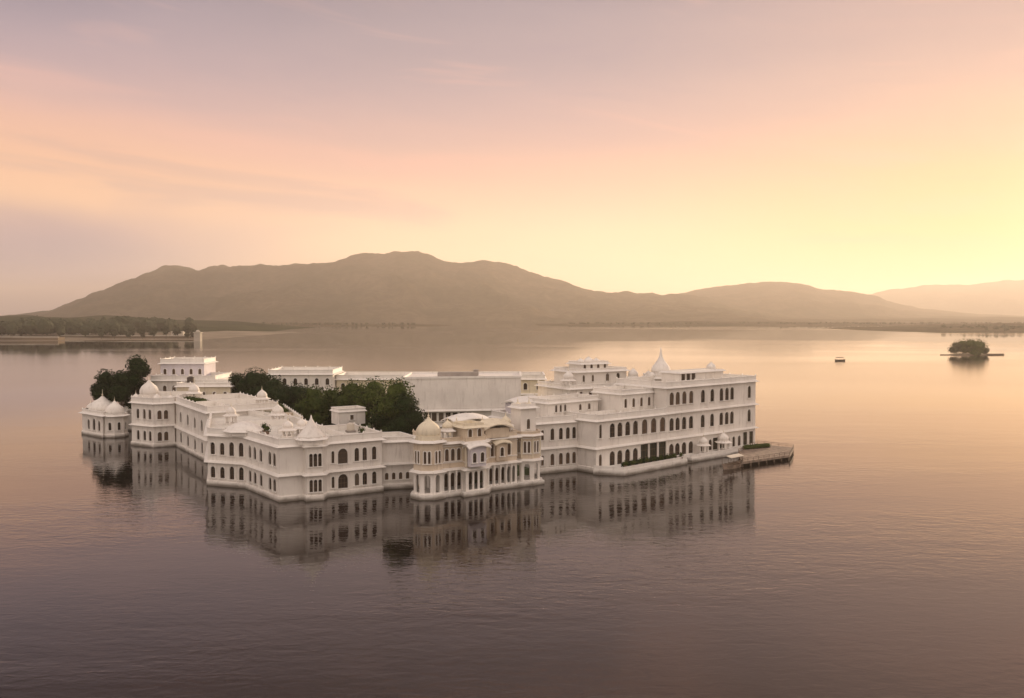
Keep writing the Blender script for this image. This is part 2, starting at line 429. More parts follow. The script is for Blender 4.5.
def dome(parent, x, y, z, r, h=1.0, mat='white', name='dome'):
    mb = MB(); mb.lathe(x, y, z, dome_prof(r, h), 20)
    # ribs of the dome
    d = mb.build(name, M[mat], parent, smooth=True, origin=(x, y, z))
    f = MB(); t = z+r*1.34*h; k = max(.5, r*.35)
    f.lathe(x, y, t, [(.10*k, 0), (.30*k, .25*k), (.10*k, .5*k), (.20*k, .72*k), (.06*k, .95*k), (.02*k, 1.9*k)], 8)
    f.build('finial', M['cream'], d, smooth=True, origin=(x, y, t))
    return d
def kiosk(parent, x, y, z, r, ch=2.1, n=8, mat='white', name='kiosk', dm=None):
    """chhatri: small open domed pavilion on columns, as a part"""
    mb = MB(); fp = ngon(x, y, r, n)
    mb.prism(offset(fp, .15), z-.05, z+.25)
    for p in fp:
        q = p+(Vector((x, y))-p)*.08
        mb.lathe(q.x, q.y, z+.25, [(.17, 0), (.12, .2), (.12, ch-.4), (.2, ch-.2), (.2, ch)], 6)
    mb.ring(fp, [(-.32, z+ch+.05), (.02, z+ch+.05), (.02, z+ch+.6), (-.32, z+ch+.6)])
    mb.ring(fp, [(-.1, z+ch+.42), (.6, z+ch+.2), (.6, z+ch+.28), (-.1, z+ch+.6)])
    mb.prism(offset(fp, -.02), z+ch+.60, z+ch+.78)
    k = mb.build(name, M[mat], parent, origin=(x, y, z))
    dome(k, x, y, z+ch+.78, r*.86, 1.0, dm or mat)
    return k
def bangla(mb, c, d, L, D, z, rise, t=.18):
    """curved Bengal-style roof centred on c, long axis along d"""
    d = Vector(d).normalized(); nn = Vector((-d.y, d.x)); nx, ny = 12, 6; vs = []
    for lay in (0, 1):
        for j in range(ny+1):
            v = -1+2*j/ny
            for i in range(nx+1):
                u = -1+2*i/nx
                p = Vector(c)+d*(u*L/2)+nn*(v*D/2)
                zz = z+rise*(1-u*u)*.55+rise*.55*(1-abs(v)**1.7)-(t if lay else 0)
                vs.append((p.x, p.y, zz))
    m = (nx+1)*(ny+1); fs = []
    for j in range(ny):
        for i in range(nx):
            a = j*(nx+1)+i; fs.append((a, a+1, a+nx+2, a+nx+1)); fs.append((a+m, a+nx+1+m, a+nx+2+m, a+1+m))
    rim = [i for i in range(nx+1)]+[j*(nx+1)+nx for j in range(1, ny+1)]+[ny*(nx+1)+i for i in range(nx-1, -1, -1)]+[j*(nx+1) for j in range(ny-1, 0, -1)]
    for a, b in zip(rim, rim[1:]+rim[:1]): fs.append((a+m, b+m, b, a))
    mb.add(vs, fs)

# ------------------------------------------------------------------ lake, shores, hills
def sheet(name, x0, x1, y0, y1, z, m, lab=None):
    mb = MB(); mb.add([(x0, y0, z), (x1, y0, z), (x1, y1, z), (x0, y1, z)], [(0, 1, 2, 3)])
    return tag(mb.build(name, M[m]), kind='structure')
sheet('water', -11500, 11500, -1500, 13500, 0, 'water')
def interp(pts, x):
    if x <= pts[0][0]: return pts[0][1]
    for (a, b), (c, d) in zip(pts, pts[1:]):
        if x <= c:
            t = (x-a)/(c-a); t = t*t*(3-2*t)*.5+t*.5
            return b+(d-b)*t
    return pts[-1][1]
def hill(name, prof_px, Dr, Df, Db, nx, ny, seed, rough=6):
    prof = [((px-CX)/F*Dr, max(0, (HOR-py)/F*Dr+CAMH)) for px, py in prof_px]
    x0, x1 = prof[0][0], prof[-1][0]; vs = []; fs = []
    for j in range(ny+1):
        s = j/ny
        y = Df+(Db-Df)*s
        if y < Dr: q = (y-Df)/(Dr-Df)
        else: q = max(0, 1-(y-Dr)/(Db-Dr))
        for i in range(nx+1):
            x = x0+(x1-x0)*i/nx
            h = interp(prof, x)
            rd = 1-abs(noise.fractal(Vector((x/520+seed, y/900, seed)), .9, 2.1, 5))*1.6
            f = q**.75
            z = h*f*(1-.62*(1-q)*(1-rd)-.10*(1-q))
            z += noise.fractal(Vector((x/90, y/90, seed)), .8, 2, 4)*rough*min(1, h/80)*min(1, q*3)
            yy = y+noise.noise(Vector((x/700, seed*3, 0)))*260*(1-q)
            xs = x*(.12+.88*y/Dr)
            vs.append((xs, yy, max(z, -.8) if q > 0 else -.8))
    for j in range(ny):
        for i in range(nx):
            a = j*(nx+1)+i; fs.append((a, a+1, a+nx+2, a+nx+1))
    mb = MB(); mb.add(vs, fs)
    return tag(mb.build(name, M['hill'], smooth=True), kind='structure')
hill('hills', [(0, 316), (50, 311), (75, 302), (100, 291), (125, 282), (150, 273), (165, 267), (178, 265.5), (190, 269), (200, 271), (215, 267), (235, 264.5), (262, 264.5), (285, 265), (305, 264), (330, 262.5), (345, 258), (358, 254), (372, 252), (385, 254), (400, 250.5), (415, 250.5), (428, 254), (442, 261), (455, 264), (470, 263), (488, 261), (505, 265), (530, 272), (560, 281), (592, 291), (610, 292), (650, 294), (685, 294), (740, 306), (800, 316)],
     4600, 3000, 6200, 260, 60, 1.3, 13)
hill('hills', [(560, 318), (640, 300), (680, 293), (710, 287), (745, 283), (775, 281), (797, 282), (820, 288), (850, 291), (872, 295), (895, 303), (925, 309), (980, 314), (1060, 317)],
     5600, 3900, 7000, 150, 36, 4.7, 7)
hill('hills', [(780, 318), (850, 300), (890, 289), (930, 284), (975, 283), (1005, 279), (1040, 278), (1100, 283), (1180, 300), (1300, 318)],
     8800, 7000, 10500, 120, 24, 8.1, 9)
# low far country along the horizon
def lowland(name, pts, y0, y1, h, seed, nx=160, ny=8, mat='hill'):
    """pts: (x, h-scale)"""
    vs = []; fs = []; x0, x1 = pts[0][0], pts[-1][0]
    for j in range(ny+1):
        s = j/ny
        for i in range(nx+1):
            x = x0+(x1-x0)*i/nx; k = interp(pts, x)
            y = y0+(y1-y0)*s+noise.noise(Vector((x/260, seed, 0)))*(y1-y0)*.16*(1-s)
            z = (h*k*(min(1, s*2.2)**.6)*(.75+.5*noise.noise(Vector((x/120, y/150, seed)))) if k > 0 else 0)
            vs.append((x, y, z-.9 if j == 0 else max(z, 0)-.2))
    for j in range(ny):
        for i in range(nx):
            a = j*(nx+1)+i; fs.append((a, a+1, a+nx+2, a+nx+1))
    mb = MB(); mb.add(vs, fs)
    return tag(mb.build(name, M[mat], smooth=True), kind='structure')
lowland('shore', [(-9000, 1), (-3000, 1), (-900, .8), (800, 1), (3000, .8), (9500, 1)], 2950, 5200, 22, 2.2, 300, 8)
lowland('shore', [(-3200, 1), (-1500, 1), (-900, .9), (-600, .6), (-420, 0.2), (-330, 0)], 985, 1500, 7, 5.5, 160, 8, 'land')
lowland('shore', [(-3600, 1), (-1500, 1.1), (-1000, 1), (-700, .75), (-520, .3), (-430, 0)], 1330, 2000, 34, 3.5, 160, 8, 'green_hill')
lowland('shore', [(60, 0), (160, .5), (500, 1), (900, .7), (1500, .4), (2000, 0)], 2300, 2700, 9, 6.5, 140, 6)
lowland('shore', [(640, 0), (760, .5), (1000, 1), (2600, 1.4)], 1420, 1900, 12, 9.5, 120, 6)
lowland('shore', [(-1500, 0), (-1300, .6), (-700, .9), (-300, .4), (-150, 0)], 2150, 2500, 8, 12.5, 120, 6)

# haze
hz = MB(); hz.prism([(-12000, -2000), (12000, -2000), (12000, 14000), (-12000, 14000)], -2.5, 440)
hm = bpy.data.materials.new('haze'); hm.use_nodes = True; hn = hm.node_tree; hn.nodes.clear()
pv = hn.nodes.new('ShaderNodeVolumePrincipled'); pv.inputs['Color'].default_value = (1, .89, .81, 1)
pv.inputs['Density'].default_value = 1.3e-4; pv.inputs['Anisotropy'].default_value = .38
ho = hn.nodes.new('ShaderNodeOutputMaterial'); hn.links.new(pv.outputs[0], ho.inputs['Volume'])
tag(hz.build('haze', hm), kind='stuff', label='thin evening haze lying over the lake and hills')

# ------------------------------------------------------------------ trees
def leaves(mb, c, rad, n, size, dens=.55, flat=.0, mi=0, rnd=random):
    for _ in range(n):
        while True:
            d = Vector((rnd.gauss(0, 1), rnd.gauss(0, 1), rnd.gauss(0, 1)))
            if d.length > .01: break
        d.normalize(); t = dens+(1.04-dens)*rnd.random()**.6
        wob = 1+.16*noise.noise(d*2.3+Vector(c)*.31)+.10*noise.noise(d*5.5+Vector(c)*.7)
        p = Vector(c)+Vector((d.x*rad[0], d.y*rad[1], d.z*rad[2]))*t*wob
        nrm = (d+Vector((rnd.uniform(-1, 1), rnd.uniform(-1, 1), rnd.uniform(-.4, 1)))*.8).normalized()
        u = nrm.orthogonal().normalized(); a = rnd.uniform(0, 2*PI)
        w = nrm.cross(u); u, w = u*math.cos(a)+w*math.sin(a), w*math.cos(a)-u*math.sin(a)
        s = size*rnd.uniform(.6, 1.25); s2 = s*rnd.uniform(.45, .8)
        mb.add([p-u*s*.5, p+w*s2*.5+u*s*.05, p+u*s*.6, p-w*s2*.5+u*s*.05], [(0, 1, 2, 3)], mi)
def core(mb, c, rad, k=.62, n=10, mi=0):
    """shaded twigs and inner leaves: an uneven closed body inside the leaf shell"""
    vs = []; m = 7
    for j in range(1, m):
        th = PI*j/m
        for i in range(n):
            ph = 2*PI*i/n; d = Vector((math.sin(th)*math.cos(ph), math.sin(th)*math.sin(ph), math.cos(th)))
            w = k*(1+.3*noise.noise(d*2.1+Vector(c)*.3)); vs.append((c[0]+d.x*rad[0]*w, c[1]+d.y*rad[1]*w, c[2]+d.z*rad[2]*w))
    fs = [(j*n+i, (j+1)*n+i, (j+1)*n+(i+1) % n, j*n+(i+1) % n) for j in range(m-2) for i in range(n)]
    fs += [tuple(range(n)), tuple(range((m-2)*n+n-1, (m-2)*n-1, -1))]
    mb.add(vs, fs, mi)
def tree(name, label, x, y, z0, h, r, mat, lobes=7, n=700, size=.55, group=None, cat='tree', squash=.9, seed=0, low=.30):
    rnd = random.Random(seed+int(x*7)+int(y*13))
    root = empty(name, (x, y, z0), label, cat, group)
    tr = MB(); th = h*.5
    pts = [Vector((x, y, z0-.2)), Vector((x+rnd.uniform(-.2, .2), y, z0+th*.5)), Vector((x+rnd.uniform(-.4, .4), y+rnd.uniform(-.3, .3), z0+th))]
    tr.tube(pts[0], pts[1], h*.032, h*.024, 8); tr.tube(pts[1], pts[2], h*.024, h*.015, 8)
    cr = MB(); cs = []
    for k in range(lobes):
        a = 2*PI*k/lobes+rnd.uniform(-.4, .4)
        if k == 0: c = Vector((x, y, z0+h-r*.55*squash)); q = r*.62
        else:
            dd = r*rnd.uniform(.35, .62); c = Vector((x+math.cos(a)*dd, y+math.sin(a)*dd, z0+h*rnd.uniform(low+.18, .80))); q = r*rnd.uniform(.42, .60)
        cs.append(c)
        core(cr, c, (q, q, q*squash), .66)
        leaves(cr, c, (q, q, q*squash), n, size, rnd=rnd)
        tr.tube(pts[1] if k % 2 else pts[2], c, h*.012, h*.004, 5)
    tr.build('trunk', M['bark'], root); cr.build('crown', M[mat], root)
    return root
def wood(name, label, strip, count, h, mat, size, seed):
    """a far wood that reads as one mass"""
    rnd = random.Random(seed); mb = MB()
    for _ in range(count):
        (xa, ya), (xb, yb), wd = strip
        t = rnd.random(); x = xa+(xb-xa)*t; y = ya+(yb-ya)*t+rnd.random()*wd
        hh = h*rnd.uniform(.6, 1.0)*(1+.35*noise.noise(Vector((x/70, y/90, seed)))); q = hh*rnd.uniform(.38, .6); c = (x, y, hh*.62+2)
        core(mb, c, (q, q, hh*.5), .9, 7); leaves(mb, c, (q, q, hh*.5), 26, size, .8, rnd=rnd)
    return tag(mb.build(name, M[mat]), label, 'woods', kind='stuff')
wood('woodland', 'dark green belt of woods along the low shore behind the stone embankment', ((-1500, 1050), (-480, 1060), 300), 620, 22, 'leaf_far', 3.0, 3)
wood('woodland', 'thin line of trees on the low spit beneath the main hill', ((-1300, 2250), (-250, 2260), 120), 200, 5, 'leaf_far', 4.5, 5)
wood('woodland', 'long low belt of trees beneath the gap between the two hills', ((150, 2380), (1600, 2400), 120), 260, 5, 'leaf_far', 4.5, 6)
wood('woodland', 'low wooded headland behind the small round island', ((780, 1480), (1400, 1500), 160), 170, 8, 'leaf_far', 3.6, 8)

# ------------------------------------------------------------------ palace: footprints in metres, read off the waterline
IE = Vector((-.51, .86)); IL = Vector((.79, .61)); IJ = Vector((-.635, .772))
# courtyard ground
cg = MB(); cgp = [(-88, 222), (-74, 206), (-55, 184), (-36, 158), (-22, 156), (-6, 155), (10, 176), (20, 178), (50, 204), (44, 224), (10, 262), (-60, 262)]
cg.prism(cgp, -.8, 1.2); tag(cg.build('courtyard', M['lawn']), kind='structure')

# --- corner wing (nearest): two storeys
a1 = P(208, 485); a2 = P(226, 486.5); a2b = P(246, 488); a3 = P(280, 502); a4 = P(304, 499.5); 
a5 = P(307, 501.2); a6 = P(323, 500); a7 = P(327, 497.2); a8 = P(382, 491)
fp = [a1, a2, a2b, a3, a4, a5, a6, a7, a8, a8+IE*13, a3+Vector((3.3, 17.1)), Vector((-43.5, 176)), Vector((-55.5, 187)), Vector((-61.5, 183))]
W1 = [(0, ('px', [211.5, 216, 221]), .95, 1.1, 2.1, True, 'glass'), (1, ('px', [230.5, 235, 240]), .95, 1.0, 2.4, True, 'glass'),
      (2, ('px', [249, 254, 260, 269, 273.5]), 1.1, 1.1, 2.1, True, 'glass'), (5, ('px', [310, 314.5, 319]), .55, 1.1, 2.1, True, 'glass'),
      (7, ('px', [356, 364, 373.5]), .8, 1.1, 2.2, True, 'glass'), (7, ('px', [342]), 1.7, .9, 2.5, True, 'glass'), (7, ('px', [332]), .5, 1.1, 2.0, True, 'glass'),
      (3, ('px', [291]), .6, 1.3, 1.6, True, 'lattice')]
ws = []
for e, us, w, sl, h, ar, kd in W1:
    for s in (0, 1):
        if e == 3: continue
        ws.append((e, s, us, w, sl+(.3 if s == 0 else .1), h*(.94 if s == 0 else 1), ar, kd))
corner = building('palace_wing', 'white two storey palace wing whose sharp corner juts farthest into the lake', 'palace wing', fp, [0, 4.3, 9.0], ws)
# domed roof over the octagonal bay
bx = (P(315, 500.5)+IE*1.6)
b = MB(); b.prism(ngon(bx.x, bx.y, 2.3), 9.0, 10.0); b.build('drum', M['white'], corner)
e = MB(); eave(e, ngon(bx.x, bx.y, 2.3), 10.0, .5); e.build('cornice', M['trim'], corner)
b = MB(); b.lathe(bx.x, bx.y, 10.05, [(2.3, 0), (2.15, .35), (1.6, .95), (1.0, 1.7), (.55, 2.4), (.2, 3.0), (.06, 3.6)], 16, ph=PI/8); b.build('bay_roof', M['white'], corner, smooth=True)
for px, py in ((288, 431), (302, 429)):
    q = P(px, py, 10); kiosk(corner, q.x, q.y, 9.02, .95, .9, 6)
bw = P(233, 487)+IL*2.0
b = MB(); eave(b, ngon(bw.x, bw.y, 3.0), 9.9, .5); b.prism(ngon(bw.x, bw.y, 3.0), 9.0, 10.1); b.lathe(bw.x, bw.y, 10.1, [(2.9, 0), (2.4, .5), (1.4, .9), (.2, 1.15)], 8, ph=PI/8); b.build('bay_roof', M['trim'], corner)

# roof room above the wing end
r0 = P(339, 425.5, 9); d = (a8-a7).normalized(); dd = d
rb = [r0, r0+d*5.3, r0+d*5.3+IE*4.2, r0+IE*4.2]
building('roof_room', None, None, rb, [9.03, 11.7], [(0, 0, [2.6], .7, .9, .9, False, 'glass')], plinth=0, par=.3, posts=False, eave_w=.3, parent=corner)

# --- low wing linking corner wing and ornate tower
f1 = P(379, 489.5); f2 = P(416, 487.5); 
fp = [f1, f2, f2+IE*7, f1+IE*7]
building('palace_wing', 'low plain white wall wing between the corner wing and the domed sandstone tower', 'palace wing', fp, [0, 4.4, 8.3],
         [(0, 0, ('px', [386, 393, 400, 407]), .6, 1.6, 1.2, True, 'lattice')], par=.5, posts=False)
# --- west wing (left flank): C
c1 = P(208, 462.3); c0 = P(176.5, 446)
fp = [c0, c1, c1+IL*15, c0+IL*15]
ws = []
for s in (0, 1): ws.append((0, s, ('px', [180, 187, 194, 201]), 1.35, 1.3, 2.3, True, 'glass'))
cw = building('palace_wing', 'white two storey flank with four pairs of arched windows and a hedge on its roof', 'palace wing', fp, [0, 4.6, 10.2], ws)
# parapet planter hedge
hq = P(187, 400, 10.8); hd = (c1-c0).normalized(); hq2 = P(204, 402.5, 10.8)
hb = MB(); rnd = random.Random(4)
for k in range(9):
    q = hq.lerp(hq2, k/8); core(hb, (q.x, q.y, 10.9), (1.1, 1.1, .8), .8, 8); leaves(hb, (q.x, q.y, 10.9), (1.2, 1.2, .9), 120, .3, rnd=rnd)
tag(hb.build('hedge', M['leaf_mid'], origin=(hq.x, hq.y, 10.25)), 'clipped brown green hedge on the roof of the flank wing with four window pairs', 'hedge')
hb = MB()
for k in range(5):
    q = P(272+k*2.3, 407.5+k*.3, 9.6); core(hb, (q.x, q.y, 9.7), (1.0, 1.0, .7), .8, 8); leaves(hb, (q.x, q.y, 9.7), (1.1, 1.1, .8), 90, .3, rnd=rnd)

# --- B block with corner kiosk
b0 = P(132, 445); b1 = P(154, 447.5); b2 = P(175, 446)
fp = [b0, b1, b2, b2+Vector((-2, 16)), b0+Vector((0, 15))]
ws = []
for s in (0, 1):
    ws += [(0, s, ('px', [137, 143.5, 149]), .9, 1.4, 2.2, True, 'glass'), (1, s, ('px', [158.5, 165]), .9, 1.4, 2.0, True, 'lattice')]
bb = building('palace_wing', 'square white two storey block with a domed kiosk at its corner near the dark trees', 'palace wing', fp, [0, 4.9, 10.0], ws)
q = P(142.5, 445)+Vector((.5, 3)); b = MB(); b.prism(ngon(q.x, q.y, 2.3), 10.0, 11.5); b.build('drum', M['white'], bb); dome(bb, q.x, q.y, 11.45, 2.0, 1.1)
for sx_, sy_ in ((-2.6, -1.2), (2.4, -1.6)): dome(bb, q.x+sx_, q.y+sy_, 10.1, 1.0, 1.1, name='small_dome')
q = P(153, 446)+Vector((1, 4)); dome(bb, q.x+1.6, q.y, 10.1, .9, .9, name='small_dome')

# --- A: small waterside pavilions
wa0 = P(82.5, 434); wa1 = P(103, 438); wa2 = P(116, 438); wa3 = P(117, 431); wa4 = P(132, 431)
fp = [wa0, wa1, wa1+Vector((.5, 14)), wa0+Vector((0, 13))]
wp = building('waterside_pavilion', 'low white pavilion with a shallow dome at the tip of the island below dark trees', 'pavilion', fp, [0, 5.6],
              [(0, 0, ('px', [87.5, 98]), 1.1, 1.6, 2.4, True, 'glass'), (0, 0, ('px', [92.8]), 1.3, 1.6, 2.8, True, 'glass')], par=.6, eave_w=.9)
q = P(92, 436)+Vector((0, 6)); dome(wp, q.x, q.y, 5.7, 3.2, .75)
q = P(84, 434)+Vector((.8, 2)); dome(wp, q.x, q.y, 6.3, .9, 1)
q = P(109.5, 438)+Vector((0, 3)); 
tw = building('corner_turret', 'small eight sided white turret with onion dome beside the low waterside pavilion', 'turret', ngon(q.x, q.y, 2.9), [0, 5.4],
              [(k, 0, 1, .7, 1.8, 1.9, True, 'glass') for k in range(8)], par=.3, posts=False, eave_w=.7)
dome(tw, q.x, q.y, 5.6, 2.1, 1.0)
fp = [wa3, wa4, wa4+Vector((0, 3)), wa3+Vector((0, 3))]
lw = building('garden_wall', 'low white wall along the water between the small turret and the square block', 'wall', fp, [0, 5.0], [], par=.4, posts=False, eave_w=.3)
q = P(121, 430)+Vector((0, 2)); dome(lw, q.x, q.y, 5.2, 1.1, 1)

# --- octagonal sandstone tower G
g = P(429, 500)+Vector((-.3, 2.7)); TG = Vector((g.x, g.y))
G8 = ngon(g.x, g.y, 2.55)
tw = building('palace_tower', 'eight sided tan sandstone tower with ribbed white onion dome standing in the water', 'tower', G8, [0, 4.5, 9.4],
              [(k, 0, 1, .95, 1.0, 2.9, True, 'open') for k in range(8)]+[(k, 1, [.62, 1.32], .42, 1.3, 2.0, True, 'lattice') for k in range(8)], mat='sand', par=0, floor=True, plinth=.6, eave_w=.7, mats=[1, 0])
b = MB(); b.prism(ngon(g.x, g.y, 3.1), -.6, .75); b.build('base', M['trim'], tw)
b = MB(); b.prism(ngon(g.x, g.y, 2.2), 9.4, 10.2); b.build('drum', M['cream'], tw)
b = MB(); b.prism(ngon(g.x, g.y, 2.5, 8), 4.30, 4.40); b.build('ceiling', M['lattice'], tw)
dm = MB(); prof = dome_prof(1.9, 1.0); vs = []; fs = []; nn = 48
for r_, h_ in prof:
    for k in range(nn):
        a = 2*PI*k/nn; rr_ = r_*(1+.035*math.cos(a*16)); vs.append((g.x+rr_*math.cos(a), g.y+rr_*math.sin(a), 10.2+h_))
for j in range(len(prof)-1):
    for k in range(nn): fs.append((j*nn+k, j*nn+(k+1) % nn, (j+1)*nn+(k+1) % nn, (j+1)*nn+k))
fs.append(tuple(range((len(prof)-1)*nn, len(prof)*nn))); dm.add(vs, fs)
dm = dm.build('dome', M['cream'], tw, smooth=True)
fi = MB(); fi.lathe(g.x, g.y, 12.75, [(.10, 0), (.28, .22), (.10, .45), (.18, .62), (.05, .85), (.02, 1.6)], 8); fi.build('finial', M['cream'], dm)

# --- ornate arcade wing H
h0 = P(441, 497); h1 = P(463, 494.3); h2 = P(466, 496); h3 = P(485, 493.2); h4 = P(487.5, 490.2); h5 = P(517, 486.5)
fp = [h0, h1, h2, h3, h4, h5, h5+IE*11, h0+IE*11]
ws = [(0, 0, ('px', [446, 452.5, 459]), .78, .9, 2.9, True, 'open'), (2, 0, ('px', [470.5, 476, 481.5]), .78, .9, 3.0, True, 'open'),
      (4, 0, ('px', [491, 497, 503, 508.5, 513.5]), .72, .9, 2.8, True, 'open'),
      (0, 1, ('px', [446.5, 452.5, 458.5]), .7, 1.3, 2.0, True, 'lattice'), (2, 1, ('px', [470, 475.5, 481]), .65, 1.2, 2.2, True, 'glass'),
      (4, 1, ('px', [492, 497.5, 503, 509]), .65, 1.2, 2.0, True, 'lattice')]
aw = building('arcaded_wing', 'ornate tan palace front with arched arcade on the water and curved roofs', 'palace wing', fp, [0, 4.5, 8.9], ws, mat='sand', floor=True, plinth=.6, par=.6, eave_w=.75, mats=[1, 0])
b = MB(); c = offset([h0, h1, h2, h3, h4, h5+(h5-h4).normalized()*4.6, h5+(h5-h4).normalized()*4.6+IE*3, h0+IE*3], .75); b.prism(c, -.6, .72); b.build('base', M['trim'], aw)
b = MB(); b.prism([h0+IE*4, h5+IE*4, h5+IE*4.3, h0+IE*4.3], .3, 4.4); b.build('rear_wall', M['lattice'], aw)  # dark colour stands in for the deep shade behind the open arches
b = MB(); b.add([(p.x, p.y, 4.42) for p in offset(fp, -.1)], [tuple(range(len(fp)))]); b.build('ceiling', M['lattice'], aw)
# white arcade pillars in front of the ground storey
for px, py in ((449, 496.3), (456, 495.4), (487.5, 490.3), (494, 489.5), (500, 488.7), (506, 488), (511, 487.3)):
    b = MB(); q = P(px, py)+IE*-.16; b.lathe(q.x, q.y, .7, [(.2, 0), (.13, .3), (.11, 2.4), (.22, 2.8), (.22, 3.6)], 6)
    b.build('pillar', M['trim'], aw)
def block(parent, name, c, d, w, dp, z0, z1, mat, roof=None, rise=1.4, wn=0, kind='lattice', wh=1.3):
    d = Vector(d).normalized(); nn = Vector((-d.y, d.x)); c = Vector(c)
    fp = [c-d*w/2-nn*dp/2, c+d*w/2-nn*dp/2, c+d*w/2+nn*dp/2, c-d*w/2+nn*dp/2]
    mb = MB(); ops = [(w*(k+.5)/wn, min(.7, w/wn*.55), .7, wh, True) for k in range(wn)]
    L = []
    for i in range(4):
        o = ops if i == 0 else []
        for r in wall_band(mb, fp[i], fp[(i+1) % 4], z0, z1, o, .4): L.append((i, r))
    p = mb.build(name, M[mat], parent, origin=(c.x, c.y, z0))
    for i, (u, w_, sl, h, ar) in L: window(p, fp[i], fp[(i+1) % 4], u, z0+sl, w_, h, ar, kind)
    t = MB()
    if roof == 'bangla': bangla(t, c, d, w+1.3, dp+1.3, z1-.1, rise)
    else:
        t.prism(offset(fp, -.03), z1-.12, z1+.01); eave(t, fp, z1+.02, .55); t.ring(fp, [(-.25, z1+.1), (-.02, z1+.1), (-.02, z1+.6), (-.25, z1+.6)])
    t.build('canopy' if roof == 'bangla' else 'parapet', M['trim' if mat != 'sand' else 'cream'], p, origin=(c.x, c.y, z1), smooth=False)
    return p
hd = (h5-h4).normalized()
block(aw, 'upper_room', P(475, 494.5)+IE*2.2, hd, 3.6, 4.0, 8.92, 11.3, 'sand', None, 1.4, 2)
block(aw, 'upper_room', P(498, 490)+IE*2.0, hd, 4.8, 3.4, 8.94, 10.6, 'sand', 'bangla', 1.5, 3)
block(aw, 'upper_room', P(486, 493)+IE*7, hd, 6.0, 4.0, 8.96, 11.6, 'cream', 'bangla', 1.2, 3)
block(aw, 'balcony', P(475.6, 495)+IE*-.5, hd, 3.0, 1.0, 4.9, 8.1, 'lilac', 'bangla', .9, 2, 'glass', 1.6)
block(aw, 'balcony', P(500, 488.5)+IE*-.35, hd, 2.2, .7, 5.0, 7.9, 'sand', 'bangla', .8, 1, 'glass', 1.5)
# tower at the right end of the arcade
g = P(527, 485.5)+Vector((0, 2.6)); G8 = ngon(g.x, g.y, 2.5)
tw = building('palace_tower', 'tan carved tower with square cream belvedere closing the arcaded front', 'tower', G8, [0, 4.5, 8.9],
              [(k, 0, 1, .95, .9, 2.9, True, 'open') for k in range(8)]+[(k, 1, [.6, 1.3], .42, 1.2, 2.0, True, 'lattice') for k in range(8)], mat='sand', par=.4, posts=False, floor=True, plinth=.6, mats=[1, 0])
b = MB(); b.prism(ngon(g.x, g.y, 3.0), -.6, .74); b.build('base', M['trim'], tw)
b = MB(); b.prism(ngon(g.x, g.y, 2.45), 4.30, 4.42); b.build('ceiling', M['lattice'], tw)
block(tw, 'belvedere', (g.x-.6, g.y+1.0), hd, 3.2, 3.2, 8.95, 13.5, 'white', None, 1, 1, 'glass', 1.8)

for root_, poly in ((aw, [h0, h1, h2, h3, h4, h5, h5+IE*11, h0+IE*11]), (tw, ngon(g.x, g.y, 2.5))):
    b = MB()
    for z_ in (5.45, 8.15): b.ring(poly, [(-.03, z_), (.10, z_), (.13, z_+.14), (-.03, z_+.16)])
    b.build('moulding', M['trim'], root_)
    for i in range(5 if root_ is aw else 8):
        A = Vector(poly[i]); B = Vector(poly[(i+1) % len(poly)]); d = (B-A).normalized()
        b = MB(); q = A+d*.02; b.box(q.x, q.y, 4.9, 8.6, .26, .26, math.atan2(d.y, d.x)); b.build('pilaster', M['cream'], root_)
for q_, r_ in ((P(453, 495)+IE*2, 1.0), (P(466, 494)+IE*3.4, .8), (P(487, 491)+IE*1.6, .8), (P(513, 487.5)+IE*2.5, 1.0)):
    kiosk(aw, q_.x, q_.y, 8.93, r_, 1.3, 6, name='roof_kiosk', dm='cream')
for s_ in (-1, 1): dome(tw, g.x-.6+s_*1.0, g.y+1.0, 13.55, .55, 1.1, 'cream', 'small_dome')
# --- wing I (recessed, between arcade and long wing)
i0 = P(531, 474.8); i1 = P(578, 470)
fp = [i0, i1, i1+IE*15, i0+IE*15]
ws = []
for s in (0, 1):
    ws += [(0, s, ('px', [542.5]), .6, 1.5, 1.9, True, 'lattice'), (0, s, ('px', [552.5, 561, 568, 574.3]), .85, 1.4, 2.2, True, 'glass' if s else 'lattice')]
iw = building('palace_wing', 'recessed white wing of two storeys between the tan tower and the long wing', 'palace wing', fp, [0, 4.8, 9.6], ws, plinth=1.0)
d = (i1-i0).normalized()
block(iw, 'roof_hall', i0.lerp(i1, .60)+IE*11, d, 7.5, 6, 9.63, 12.2, 'lilac', 'bangla', 1.5, 0)

# --- long wing J
j00 = P(578, 470.3); j0 = P(596, 473.5); j1 = P(755, 448.0); dj = (j1-j0).normalized()
t3 = u_px(j0, j1, 667)
ja = j0+dj*t3
mid = [600.7, 612.6, 620.2, 628, 635.8]; big = [645, 654, 663]; mid2 = [672, 678, 684.6, 691.5]
mid3 = [703.2, 712.6, 721.8, 727.3, 732.4]
fp = [j00, j0, ja, ja+IJ*15, j00+IE*15]
ws = [(1, 1, ('px', [600.7]), .7, 1.8, 2.6, True, 'glass'), (1, 1, ('px', mid[1:]), 1.4, 1.7, 2.7, True, 'glass'), (1, 1, ('px', big), 1.6, 1.6, 2.9, True, 'lattice'),
      (1, 0, ('px', [600.7]), .8, .9, 2.6, True, 'lattice'), (1, 0, ('px', mid[1:]), 1.45, 1.0, 2.8, True, 'glass'),
      (1, 0, ('px', big), 2.25, .35, 3.95, False, 'green_glass'), (1, 0, ('px', []), 1, 1, 1, True, 'glass')]
jw = building('long_wing', 'lower half of the long white lakefront wing with tall dark green doors over a terrace', 'palace wing', fp, [0, 4.75, 10.0], ws, plinth=1.0, par=.9)
fp = [ja, j1, j1+IJ*14, ja+IJ*14]
ws = []
